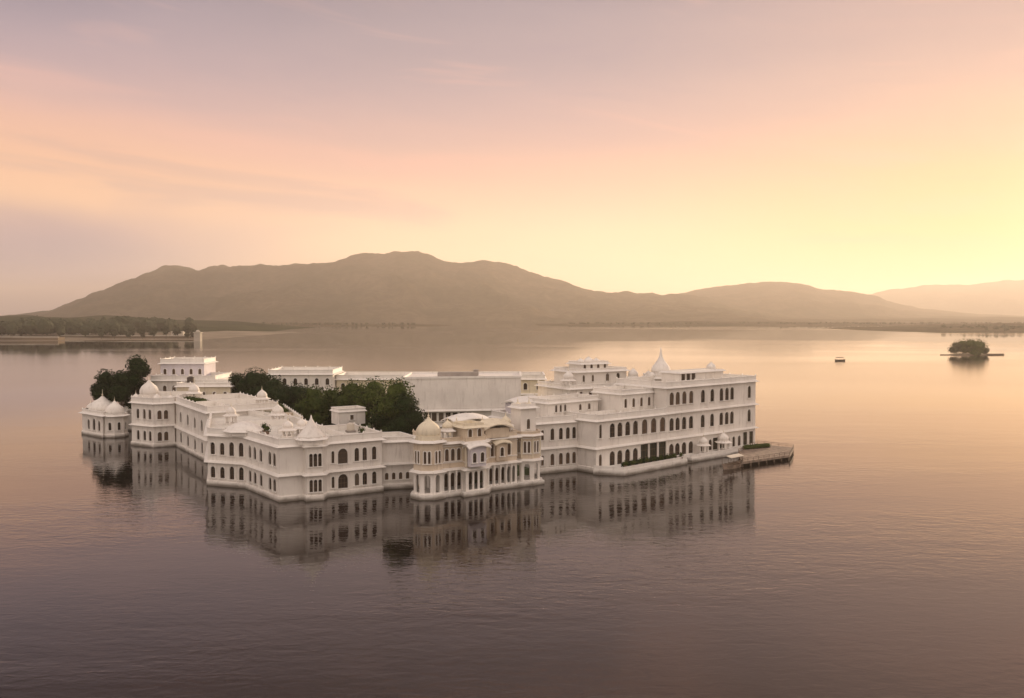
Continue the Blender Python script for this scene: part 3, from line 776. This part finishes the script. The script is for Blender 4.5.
for s, k in ((1, 0), (2, 1)):
    ws += [(0, s, ('px', mid2), 1.35, 1.5, 2.6, True, 'glass' if s == 1 else 'lattice'), (0, s, ('px', mid3), 1.3, 1.4, 2.7, True, 'glass'), (0, s, ('px', [749.7]), 1.2, 1.4, 2.7, True, 'glass')]
ws += [(0, 0, ('px', mid2), 1.5, .9, 2.7, True, 'glass'), (0, 0, ('px', [703, 711]), 1.1, .9, 2.5, True, 'glass'), (0, 0, ('px', [716, 722.5]), 1.7, 1.0, 2.6, False, 'green_glass'),
       (0, 0, ('px', [729, 734.5, 740]), 1.0, 1.0, 2.3, True, 'glass'), (0, 0, ('px', [746, 752]), 1.5, 1.0, 2.9, False, 'green_glass')]
kw = building('long_wing', 'three storey white end of the long lakefront wing beside the landing stage', 'palace wing', fp, [0, 4.75, 10.0, 15.2], ws, plinth=1.0, par=.9)
r0 = P(681, 374, 15.3); q = r0+dj*13.2
q0 = ja+dj*3+IJ*6; 
t0 = MB(); c = ja+dj*(u_px(j0, j1, 716)-t3)+IJ*7
building('roof_room', None, None, [c-dj*6.5-IJ*2.5, c+dj*8.5-IJ*2.5, c+dj*8.5+IJ*2.5, c-dj*6.5+IJ*2.5], [15.24, 17.6],
         [(0, 0, [1.2, 2.9, 4.6], 1.3, .5, 1.5, False, 'glass')], mat='white', plinth=0, par=0, eave_w=.5, parent=kw)
# set-back storey on the lower half
c0_ = j0+dj*(t3-9.5)+IJ*3.5
fp = [c0_, c0_+dj*9.3, c0_+dj*9.3+IJ*8, c0_+IJ*8]
building('upper_storey', None, None, fp, [10.04, 14.2], [(0, 0, 4, .8, 1.3, 1.8, True, 'lattice')], plinth=0, par=.6, eave_w=.5, parent=jw)
# roof pavilion near the corner
c0_ = j0+dj*3+IJ*9
fp = [c0_-dj*7, c0_+dj*6.5, c0_+dj*6.5+IJ*6, c0_-dj*7+IJ*6]
building('roof_gallery', None, None, fp, [10.05, 12.9], [(0, 0, [2, 3.2, 4.4], .6, .9, 1.4, True, 'glass'), (0, 0, [8.5, 11], .7, .9, 1.2, True, 'lattice')], plinth=0, par=.5, mat='white', eave_w=.5, parent=jw)
# spired kiosk
q = Vector(((661-512)/900*203, 203))
kt = building('spired_kiosk', 'white roof tower with bell shaped spire rising above the long wing', 'tower', ngon(q.x, q.y, 4.0), [9.8, 15.9], [(k, 0, 1, .8, 3.2, 1.8, True, 'glass') for k in range(8)], plinth=0, par=.5, posts=False, eave_w=.6)
b = MB(); b.prism(ngon(q.x, q.y, 2.3), 15.9, 16.9); b.build('drum', M['white'], kt)
dd_ = MB(); dd_.lathe(q.x, q.y, 16.9, [(2.2, 0), (2.2, .5), (1.95, 1.2), (1.35, 2.0), (.75, 2.8), (.4, 3.6), (.2, 4.6), (.05, 5.7)], 16)
dd_.build('spire', M['white'], kt, smooth=True)
for s in (-1, 1):
    for w in (-1, 1):
        dome(kt, q.x+s*2.4, q.y+w*2.4, 16.0, .7, 1.1, name='small_dome')

# --- stepped upper palace K behind
kc = Vector(((590-512)/900*206, 206)); dk = Vector((.86, .51)).normalized(); nk = Vector((-dk.y, dk.x))
def rect(c, w, dp, d=dk):
    n_ = Vector((-d.y, d.x)); return [c-d*w/2-n_*dp/2, c+d*w/2-n_*dp/2, c+d*w/2+n_*dp/2, c-d*w/2+n_*dp/2]
kk = building('upper_palace', 'highest stepped white pavilion with small domes behind the recessed wing', 'pavilion', rect(kc, 20, 13), [1.2, 10.4, 13.8],
              [(0, 1, [3, 5.5, 8], .8, 1, 1.6, True, 'lattice'), (0, 1, [14, 17], .9, 1, 1.8, True, 'glass')], plinth=0, par=.6)
building('middle_tier', None, None, rect(kc+dk*.8+nk*1, 14, 9), [13.84, 17.2],
         [(0, 0, [8.6, 11.6], .95, 1.0, 1.7, True, 'glass'), (0, 0, [2, 4.5], .6, 1.0, 1.5, True, 'lattice')], plinth=0, par=.45, posts=False, eave_w=.8, parent=kk)
top = building('top_tier', None, None, rect(kc+dk*.6+nk*1.4, 7.5, 5), [17.24, 18.8],
               [(0, 0, 4, .7, .25, 1.1, True, 'lattice')], plinth=0, par=.3, posts=False, eave_w=.6, parent=kk)
for k in (-2.2, 0, 2.2): dome(kk, kc.x+.6*dk.x+nk.x*1.4+dk.x*k, kc.y+.6*dk.y+nk.y*1.4+dk.y*k, 18.85, .85 if k else 1.15, .8, name='small_dome')
for s in (-1, 1):
    q = kc+dk*(9*s)-nk*4.5; kiosk(kk, q.x, q.y, 13.82, 1.3, 1.3, 6)

# --- hall with tall blank wall
x0 = (402-512)/900*196; x1 = (521-512)/900*200
fp = [Vector((x0, 196)), Vector((x1, 200)), Vector((x1, 216)), Vector((x0, 214))]
hall = building('palace_hall', 'big hall with a tall blank lilac white wall above courtyard windows', 'hall', fp, [1.2, 5.4, 8.9], [(0, 1, ('px', [428, 434, 441, 448, 455, 462, 469]), 1.05, 1.0, 1.9, False, 'glass'), (0, 0, ('px', [428, 441, 455, 469]), 1.3, .3, 3.2, False, 'glass')],
                mat='white', plinth=0, par=0, eave_w=.9)
b = MB(); L = [Vector((x0, 196.25)), Vector((x1, 200.25)), Vector((x1, 215.7)), Vector((x0, 213.7))]
b.prism(L, 8.93, 15.9); b.build('upper_wall', M['white'], hall)
b = MB(); b.ring(L, [(-.3, 15.8), (.18, 15.8), (.18, 16.25), (-.3, 16.25)]); b.build('parapet', M['trim'], hall)
b = MB(); c = L[0].lerp(L[1], .45)+Vector((0, 5)); b.box(c.x, c.y, 15.92, 16.9, 9, 2.4, .04); b.box(c.x+4.0, c.y+3, 15.92, 17.3, 1.2, 1.2, .04); b.build('roof_lantern', M['stone'], hall)
# --- rear wings
fp = [P(232, 392, 9), P(300, 389, 9), P(300, 389, 9)+Vector((0, 14)), P(232, 392, 9)+Vector((0, 14))]
def zrow(y, D): return CAMH-(y-HOR)*D/F
def rbox(px0, px1, D, D2, zt, label, wins=(), z0=1.2, mat='white', name='rear_wing', cat='palace wing', **k):
    A = Vector(((px0-CX)/F*D, D)); B = Vector(((px1-CX)/F*D, D+.5)); 
    return building(name, label, cat, [A, B, Vector((B.x, D2)), Vector((A.x, D2))], [z0, zt-4.2, zt] if zt-z0 > 7 else [z0, zt], wins, mat=mat, plinth=0, **k)
rbox(268, 332, 244, 258, zrow(374, 244), 'white rear building rising behind the dark courtyard trees', [(0, 1, 6, 1, 1.2, 1.8, True, 'glass')])
rbox(336, 545, 248, 262, zrow(379, 248), 'long low rear wing closing the far side of the courtyard', [(0, 1, 16, 1, 1.2, 1.8, True, 'glass')], mat='cream', posts=False)
rbox(150, 214, 236, 250, zrow(380, 236), 'broad pale block between the lilac block and the square domed block', [(0, 1, 7, .9, 1.1, 1.6, True, 'lattice')])
rbox(160, 203, 244, 254, zrow(363, 244), 'tallest lilac grey block rising behind the square block and dark trees', [(0, 1, 5, .8, 1.1, 1.5, True, 'lattice')], mat='lilac')
rbox(176, 229, 222, 234, zrow(386, 222), 'cream walled terrace block below the tall lilac block', [(0, 1, 5, .8, 1.1, 1.6, True, 'lattice')], mat='cream', par=.6)
# roof garden block behind the corner wing
m0 = Vector((-53.0, 179)); 
fp = [Vector((-44.5, 174.5)), Vector((-41.5, 178)), Vector((-56, 214)), Vector((-67, 208)), Vector((-56.5, 188.5))]
rg = building('garden_terrace', 'low terrace roof with planted beds beside the courtyard trees', 'terrace', fp, [1.2, 8.8], [], plinth=0, par=.6, roofmat='cream', eaves=False)
b = MB(); rnd = random.Random(12)
for (x, y, w, l) in ((-50, 184, 3, 6), (-55, 192, 3, 5), (-53, 200, 5, 3), (-60, 203, 3, 4), (-48, 190, 2, 5)):
    b.box(x, y, 8.82, 9.2, w, l, .9)
b.build('planter', M['sand'], rg)
b = MB()
for (x, y, w, l) in ((-50, 184, 3, 6), (-55, 192, 3, 5), (-53, 200, 5, 3), (-48, 190, 2, 5)):
    for k in range(4):
        c = (x+rnd.uniform(-.3, .3)*w, y+rnd.uniform(-.3, .3)*l, 9.5); leaves(b, c, (.7, .7, .5), 70, .3, rnd=rnd)
b.build('planting', M['leaf_olive'], rg)
for (px, py, D, r) in ((221, 402, 200, 1.1), (238, 401, 198, 1.0)):
    pass
tag(hb.build('hedge', M['leaf_mid'], origin=(wloc(rg).x+9, wloc(rg).y, 9.0)), 'small clipped hedge at the edge of the planted roof terrace', 'hedge')

# --- front terrace of long wing
def off(p, t, n): return p+dj*t-IJ*n
tA = u_px(j0, j1, 610); 
s0 = off(j0, -1.0, .23); s1 = off(j0, 2.2, 5.2); s2 = off(j0, u_px(j0, j1, 672), 4.2); s3 = off(j0, u_px(j0, j1, 672), .23)
tr = empty('terrace', (s0.x, s0.y, 0), 'white lakeside terrace in front of the tall green doors', 'terrace')
b = MB(); b.prism([s0, s1, s2, s3], -.8, 1.0); b.build('deck', M['trim'], tr)
b = MB(); q = [s0, s1, s2, s3]
for A, B in ((s0, s1), (s1, s2)):
    d = (B-A).normalized(); rz = math.atan2(d.y, d.x); nn_ = Vector((-d.y, d.x))
    c = (A+B)/2+nn_*.2; b.box(c.x, c.y, 1.0, 1.62, (B-A).length-.2, .18, rz)
b.build('balustrade', M['trim'], tr)
hb2 = MB()
for k in range(16):
    q = off(j0, 5+k*.95, 2.6); core(hb2, (q.x, q.y, 1.5), (.8, .8, .6), .8, 7); leaves(hb2, (q.x, q.y, 1.5), (.85, .85, .65), 60, .28, rnd=rnd)
q = off(j0, 5, 2.6); tag(hb2.build('hedge', M['leaf_dark'], origin=(q.x, q.y, 1.0)), 'long dark clipped hedge on the terrace below the green doors', 'hedge')
t1_ = u_px(j0, j1, 679); t2_ = u_px(j0, j1, 731)
s0 = off(j0, t1_, .24); s1 = off(j0, t1_, 3.6); s2 = off(j0, t2_, 3.4); s3 = off(j0, t2_, .24)
tr = empty('terrace', (s0.x, s0.y, 0), 'narrow white quay with low wall leading to the landing stage', 'terrace')
b = MB(); b.prism([s0, s1, s2, s3], -.8, .9); b.build('deck', M['trim'], tr)
b = MB(); d = dj; c = (s1+s2)/2+IJ*.2; b.box(c.x, c.y, .9, 1.5, (s2-s1).length-.1, .18, math.atan2(d.y, d.x)); b.build('balustrade', M['trim'], tr)
st = off(j0, (u_px(j0, j1, 672)+t1_)/2, 1.6); ss = empty('water_steps', (st.x, st.y, 0), 'dark stone steps down to the lake between the two terraces', 'steps')
b = MB()
for k in range(4):
    c = off(j0, (u_px(j0, j1, 672)+t1_)/2, .8+k*.8); b.box(c.x, c.y, -.7, .9-k*.26, t1_-u_px(j0, j1, 672)-.05, .79, math.atan2(dj.y, dj.x))
b.build('step_flight', M['stone'], ss)
# kiosks on the quay
for px, lab, r in ((697, 'small white domed kiosk on the quay close to the water steps', 1.0), (717, 'larger white domed kiosk on the quay near the landing stage', 1.25)):
    c = off(j0, u_px(j0, j1, px), 1.9); kz = empty('quay_kiosk', (c.x, c.y, .9), lab, 'kiosk', 'kiosks on the quay')
    kiosk(kz, c.x, c.y, .95, r, 1.6, 6, name='shelter')
# --- landing stage
A = P(738, 452, 1.0); B = P(757, 443.5, 1.0); C = P(794, 447.5, 1.0); D_ = P(790, 455, 1.0)
E_ = P(742, 462, 1.0)
ls = empty('landing_stage', (A.x, A.y, 0), 'broad timber landing stage reaching out from the end of the long wing', 'landing stage')
fp = [E_, D_, C, B, A] if ccw([E_, D_, C, B, A]) else [A, B, C, D_, E_]
b = MB(); b.prism(fp, .55, 1.0); b.build('deck', M['hull'], ls)
b = MB()
for i in range(len(fp)):
    p, q = fp[i], fp[(i+1) % len(fp)]; L = (q-p).length; k = max(1, int(L/2.2))
    for j in range(k):
        c = p.lerp(q, j/k); c = c+(Vector((sum(v.x for v in fp)/5, sum(v.y for v in fp)/5))-c).normalized()*.35; b.lathe(c.x, c.y, -1.0, [(.16, 0), (.16, 1.55)], 6)
b.build('piles', M['wood'], ls)
b = MB()
for i in range(len(fp)):
    p, q = fp[i], fp[(i+1) % len(fp)]
    if (q-p).length < 3: continue
    c0_ = Vector((sum(v.x for v in fp)/5, sum(v.y for v in fp)/5)); p2 = p+(c0_-p)*.02; q2 = q+(c0_-q)*.02
    b.tube((p2.x, p2.y, 1.65), (q2.x, q2.y, 1.65), .04, .05); b.tube((p2.x, p2.y, 1.35), (q2.x, q2.y, 1.35), .035, .035)
    k = max(2, int((q2-p2).length/1.6))
    for j in range(k+1):
        c = p2.lerp(q2, j/k); b.tube((c.x, c.y, 1.0), (c.x, c.y, 1.68), .04, .04)
b.build('railing', M['wood'], ls)
# planter hedge on the stage
q0 = P(745, 449.5, 1.0); q1 = P(768, 447.5, 1.0); hb3 = MB()
for k in range(12):
    q = q0.lerp(q1, k/11); core(hb3, (q.x, q.y, 1.5), (.6, .6, .6), .8, 7); leaves(hb3, (q.x, q.y, 1.5), (.65, .65, .6), 50, .25, rnd=rnd)
tag(hb3.build('hedge', M['leaf_mid'], origin=(q0.x, q0.y, 1.0)), 'low brownish hedge in planters on the landing stage', 'hedge')

# --- boats
def boat(label, x, y, L, Wd, rz, canopy=True, hull='hull', cat='boat', group=None):
    root = empty('boat', (x, y, 0), label, cat, group, rz)
    n = 12; vs = []; fs = []
    for i in range(n+1):
        t = -1+2*i/n; w = Wd/2*max(.04, (1-abs(t)**2.6)); sh = .75+.45*abs(t)**2.5
        vs += [(t*L/2, -w, sh), (t*L/2*.93, -w*.75, -.15), (t*L/2*.93, 0, -.3), (t*L/2*.93, w*.75, -.15), (t*L/2, w, sh)]
    for i in range(n):
        for j in range(4): fs.append((i*5+j, (i+1)*5+j, (i+1)*5+j+1, i*5+j+1))
    mb = MB(); mb.add(vs, fs); dv = [v for i in range(n+1) for v in ((vs[i*5][0]*.96, vs[i*5][1]*.9, .5), (vs[i*5+4][0]*.96, vs[i*5+4][1]*.9, .5))]
    mb.add(dv, [(2*i, 2*i+2, 2*i+3, 2*i+1) for i in range(n)])
    def lk(o): o.parent = root; return o
    lk(mb.build('hull', M[hull]))
    for k in range(3):
        s = MB(); s.box(-L*.22+k*L*.2, 0, .5, .95, .4, Wd*.7); lk(s.build('bench', M['wood']))
    if canopy:
        c = MB(); c.add([(-L*.34, -Wd*.5, 2.25), (L*.28, -Wd*.5, 2.25), (L*.28, 0, 2.55), (-L*.34, 0, 2.55), (-L*.34, Wd*.5, 2.25), (L*.28, Wd*.5, 2.25)], [(0, 1, 2, 3), (3, 2, 5, 4)])
        c.add([(-L*.34, -Wd*.5, 2.17), (L*.28, -Wd*.5, 2.17), (L*.28, 0, 2.47), (-L*.34, 0, 2.47), (-L*.34, Wd*.5, 2.17), (L*.28, Wd*.5, 2.17)], [(3, 2, 1, 0), (4, 5, 2, 3)])
        lk(c.build('canopy', M['cloth'] if hull == 'hull' else M['darkhull']))
        p = MB()
        for sx in (-.32, -.02, .26):
            for sy in (-.42, .42): p.tube((L*sx, Wd*sy, .6), (L*sx, Wd*sy, 2.2), .04, .04)
        lk(p.build('canopy_frame', M['wood']))
    return root
q = P(733, 467.5); boat('pale boat with canvas canopy moored against the landing stage', q.x, q.y, 7.5, 2.3, math.atan2(dj.y, dj.x)+.1)
q = P(840, 361); boat('lone dark covered boat crossing the open water short of the small island', q.x, q.y, 7.2, 2.2, .1, hull='darkhull')

# --- small island with round trees
ic = P(969, 355)
b = MB(); n = 26
prof = [(1.0, -.8), (.93, .25), (.6, .9), (.0, 1.2)]
vs = []; fs = []
for r_, z_ in prof:
    for k in range(n):
        a = 2*PI*k/n; rr_ = 1+.25*noise.noise(Vector((math.cos(a), math.sin(a), .3))*1.5)
        vs.append((ic.x+math.cos(a)*16*r_*rr_, ic.y+math.sin(a)*9*r_*rr_, z_))
for j in range(3):
    for k in range(n): fs.append((j*n+k, j*n+(k+1) % n, (j+1)*n+(k+1) % n, (j+1)*n+k))
b.add(vs, fs)
b.box(ic.x+19, ic.y+1, -.8, 1.0, 14, 1.6, .05); b.box(ic.x-17, ic.y, -.8, .5, 8, 1.2)
tag(b.build('island', M['land']), kind='structure')
tree('round_tree', 'large round reddish brown tree on the tiny lake island', ic.x+2, ic.y, .6, 9.6, 11.5, 'leaf_olive', 10, 320, .95, 'trees on the small island', seed=1, low=-.1, squash=.85)
tree('round_tree', 'smaller bush shaped tree at the near tip of the tiny lake island', ic.x-9.5, ic.y, .6, 8.5, 5.5, 'leaf_far', 5, 180, .8, 'trees on the small island', seed=2, low=.1)
tree('round_tree', 'low sprawling bush at the pier end of the tiny lake island', ic.x+13, ic.y+1, .6, 5, 4.0, 'leaf_far', 4, 150, .8, 'trees on the small island', seed=3, low=.1)

# --- palace trees
TW = 'dark trees at the tip of the island'
def tpx(px, top, D, r, label, mat, group, lobes=8, n=620, size=.5, squash=.95, low=.2, z0=1.2, seed=0):
    x = (px-CX)/F*D; h = zrow(top, D)-z0
    return tree('garden_tree', label, x, D, z0, h, r, mat, lobes, n, size, group, squash=squash, seed=seed, low=low)
tpx(136, 355.5, 233, 4.5, 'tallest dark dense tree beside the square white block', 'leaf_dark', TW, 11, 620, .55, seed=1, low=-.05)
tpx(120, 371, 228, 3.8, 'dark lower tree filling the notch between the tallest tree and the round one', 'leaf_dark', TW, 10, 560, .55, seed=5, low=-.1)
tpx(105, 370, 231, 4.2, 'round dark tree above the low waterside pavilion', 'leaf_dark', TW, 11, 560, .55, seed=2, low=-.05)
CT = 'courtyard trees'
tpx(236, 373, 226, 3.4, 'slim dark tree first in the courtyard row beside the cream terrace block', 'leaf_dark', CT, 7, 500, .5, seed=3)
tpx(254, 369, 224, 5.4, 'broad domed dark tree highest in the courtyard row', 'leaf_dark', CT, 9, 600, .55, seed=4)
tpx(274, 376, 216, 5.0, 'dark tree on the shoulder of the broad domed one', 'leaf_dark', CT, 8, 560, .55, seed=6)
tpx(295, 383, 206, 5.0, 'low dark tree behind the planted roof terrace', 'leaf_dark', CT, 8, 560, .5, seed=7)
tpx(314, 386, 198, 4.6, 'dark tree behind the two roof kiosks', 'leaf_mid', CT, 8, 560, .5, seed=8)
tpx(332, 387, 204, 4.6, 'green tree directly behind the box roof room', 'leaf_mid', CT, 8, 560, .5, seed=9)
tpx(352, 381, 200, 5.0, 'green tree with uneven crown rising behind the box roof room', 'leaf_mid', CT, 9, 560, .5, seed=10)
tpx(374, 378.5, 182, 5.0, 'tall olive green tree in the courtyard beside the great tree', 'leaf_olive', CT, 9, 600, .5, seed=11)
tpx(397, 378.5, 168, 5.0, 'greatest courtyard tree with wide olive crown before the blank hall wall', 'leaf_olive', CT, 10, 620, .5, seed=12, low=.1)
tpx(406, 394, 164, 3.8, 'dark lower tree spilling over the low wing by the domed tower', 'leaf_dark', CT, 9, 620, .45, seed=13, low=.05)
tpx(384, 400, 169, 3.8, 'dark bushy tree behind the end of the corner wing', 'leaf_dark', CT, 8, 560, .45, seed=14, low=.05)
tpx(452, 419, 186, 3.2, 'small dark tree below the hall windows behind the arcaded front', 'leaf_dark', CT, 7, 420, .45, seed=15, low=.1)

# --- far embankment on the left shore, with houses and beacon
def emb(px0, px1, row, hgt, label):
    A = P(px0, row); B = P(px1, row+.2)
    if (B-A).length < 1: return
    root = empty('embankment', (A.x, A.y, 0), label, 'embankment')
    b = MB(); d = (B-A).normalized(); n_ = Vector((-d.y, d.x))
    b.prism([A, B, B+n_*14, A+n_*14], -1, hgt); b.build('wall', M['land'], root)
    b = MB(); b.prism([A-n_*.4, B-n_*.4, B+n_*1.2, A+n_*1.2], hgt, hgt+1.0); b.build('coping', M['pale_house'], root)
emb(-60, 58, 340.5, 3.6, 'long stone embankment at the edge of the far wooded shore')
emb(60, 197, 338.5, 3.0, 'thin straight causeway running from the wooded shore to the small beacon tower')
def house(px, row, w, h, dp, label, rz=0, roof=True, name='shore_house', cat='house'):
    q = P(px, row); root = empty(name, (q.x, q.y, 2.5), label, cat, 'houses on the far shore')
    b = MB(); b.box(q.x, q.y, 0, 2.5+h, w, dp, rz); b.build('wall', M['pale_house'], root)
    b = MB(); b.box(q.x, q.y, 2.5+h, 3.1+h, w+1, dp+1, rz); b.build('roof', M['red_roof' if roof else 'pale_house'], root)
    for k in range(max(1, int(w/5))):
        b = MB(); x = -w/2+w*(k+.5)/max(1, int(w/5)); b.box(q.x+x, q.y-dp/2-.02, 4, 6, 1.4, .2, 0); b.build('window', M['glass'], root)
house(3, 337.5, 14, 9, 8, 'pale tall house at the very edge of the far wooded shore', roof=False)
house(19, 337.5, 7, 9, 7, 'slim pale house on the embankment among dark trees', roof=False)
house(70, 336.5, 12, 6, 8, 'low pale house where the causeway starts')
house(78, 336, 30, 4, 8, 'long pale shed on the causeway near its shore end', roof=False)
house(122, 336, 6, 6, 6, 'small pale gatehouse midway along the causeway', roof=False)
house(178, 336.4, 16, 4, 7, 'flat pale boathouse near the beacon at the causeway end', roof=False)
q = P(198, 341); root = empty('beacon_tower', (q.x, q.y, 0), 'pale square beacon tower on the tip of the causeway', 'tower')
b = MB(); b.box(q.x, q.y, -1, 9, 7, 7); b.box(q.x, q.y, 9, 10, 8.4, 8.4); b.build('shaft', M['pale_house'], root)
b = MB(); b.lathe(q.x, q.y, 10, [(2.6, 0), (2.4, 1), (1.4, 2), (.1, 2.6)], 10); b.build('cap', M['pale_house'], root)
for i, (px, D, top) in enumerate(((112, 1020, 327), (128, 1015, 326.5), (140, 1010, 328), (152, 1018, 327), (164, 1015, 326), (176, 1010, 328), (186, 1018, 325.5), (193, 1012, 328), (99, 1015, 328))):
    lab = ['first', 'second', 'third', 'fourth', 'fifth', 'sixth', 'seventh', 'eighth'][i] if i < 8 else 'last'
    o = tree('shore_tree', 'dark rounded tree in the row growing along the thin causeway', (px-CX)/F*D, D+6, 2, zrow(top, D)-2, 6.5, 'leaf_far', 4, 60, 2.0, 'trees on the causeway', seed=i, low=.1)

# --- roof clutter: low dividing walls (parts), tanks and potted plants (things)
def divider(parent, pts, z, h=.8):
    b = MB()
    for A, B in zip(pts, pts[1:]):
        A = Vector(A); B = Vector(B); d = (B-A).normalized(); c = (A+B)/2
        b.box(c.x, c.y, z+.01, z+h, (B-A).length+.2, .24, math.atan2(d.y, d.x))
    b.build('roof_wall', M['trim'], parent)
divider(corner, [a2b+IL*6, a2b+IL*12.5], 9.0, 1.0)
divider(corner, [a3+Vector((1.6, 3.5)), a3+Vector((3.0, 15))], 9.0, .9)
divider(corner, [a7+d*4+IE*1, a7+(a8-a7).normalized()*4+IE*12], 9.0, .9)
divider(corner, [a1+IL*5+Vector((-1, 6)), a1+IL*5+Vector((7, 9))], 9.0, 1.2)
divider(cw, [c1.lerp(c0, .45)+IL*1, c1.lerp(c0, .45)+IL*14], 10.2, 1.1)
divider(cw, [c1.lerp(c0, .75)+IL*5, c1.lerp(c0, .2)+IL*5], 10.2, .9)
divider(iw, [i0+IE*6, i1+IE*6], 9.6, 1.0)
divider(kw, [ja+dj*3+IJ*3, j1-dj*2+IJ*3], 15.2, .8)
divider(jw, [j0+dj*2+IJ*5, j0+dj*11+IJ*5], 10.0, 1.0)
for (par_, q, z, r, ch) in ((corner, a2+IL*9+Vector((-2, 10)), 9.0, 1.2, 1.5), (corner, a1+IL*3+Vector((-2.5, 12)), 9.0, 1.0, 1.4), (cw, c0+IL*3+Vector((1.5, -1)), 10.2, 1.3, 1.5), (cw, c1+IL*12+Vector((-1, 2)), 10.2, 1.2, 1.5),
        (iw, i1+IE*12-Vector((2, 0)), 9.6, 1.2, 1.6), (kw, j1-dj*1.8+IJ*11, 15.2, 1.2, 1.4), (jw, j0+dj*14+IJ*12, 10.0, 1.2, 1.7)):
    kiosk(par_, q.x, q.y, z+.03, r, ch, 6, name='roof_kiosk')
def tank(x, y, z, r, h, label):
    root = empty('water_tank', (x, y, z), label, 'water tank', 'water tanks on the roofs')
    b = MB(); b.lathe(x, y, z+.35, [(r, 0), (r, h*.3), (r*.96, h*.32), (r, h*.35), (r, h*.85), (r*.5, h), (r*.3, h*1.04)], 14); b.build('tank_body', M['darkhull'] if r > .8 else M['pale_house'], root)
    b = MB(); b.box(x, y, z, z+.34, r*2.1, r*2.1, .5); b.build('stand', M['stone'], root)
q = kc+nk*4+dk*8.2; tank(q.x, q.y, 13.83, .6, 1.2, 'small pale water tank at the corner of the stepped pavilion roof')
q = ja+dj*24+IJ*10.5; tank(q.x, q.y, 15.22, .9, 1.5, 'dark round water tank behind the service room on the three storey wing')
q = a8+IE*10-(a8-a7).normalized()*1.8; tank(q.x, q.y, 9.02, .7, 1.3, 'pale water tank beside the box roof room of the corner wing')
q = Vector(((190-CX)/F*228, 228)); tank(q.x, q.y, zrow(386, 222)+.02, .9, 1.5, 'dark round water tank on the cream terrace block')
def pot(x, y, z, label, r=.55):
    root = empty('potted_plant', (x, y, z), label, 'potted plant', 'potted plants on the terraces')
    b = MB(); b.lathe(x, y, z, [(.24, 0), (.36, .5), (.40, .55)], 10); b.build('pot', M['red_roof'], root)
    b = MB(); rr = random.Random(int(x*31)); core(b, (x, y, z+1.0), (r*.7,)*3, .8, 7); leaves(b, (x, y, z+1.0), (r, r, r*1.2), 90, .26, rnd=rr); b.build('foliage', M['leaf_mid'], root)
pl_ = 'leafy plant in clay pot on the front terrace below the green doors'
for k in range(9):
    q = off(j0, 4+k*2.0, 3.9); pot(q.x, q.y, 1.0, pl_)
for k, (v, zz) in enumerate(((a3+Vector((4, 6)), 9.0), (a2b+IL*4, 9.0), (a8+IE*4-(a8-a7).normalized()*2, 9.0), (a2+IL*7, 9.0))):
    pot(v.x, v.y, zz+.01, ['potted shrub on the corner wing roof behind the pointed bay roof', 'potted shrub on the corner wing roof near the flat bay', 'potted shrub on the corner wing roof beyond the box room', 'potted shrub on the corner wing roof toward the flank wing'][k], .7)
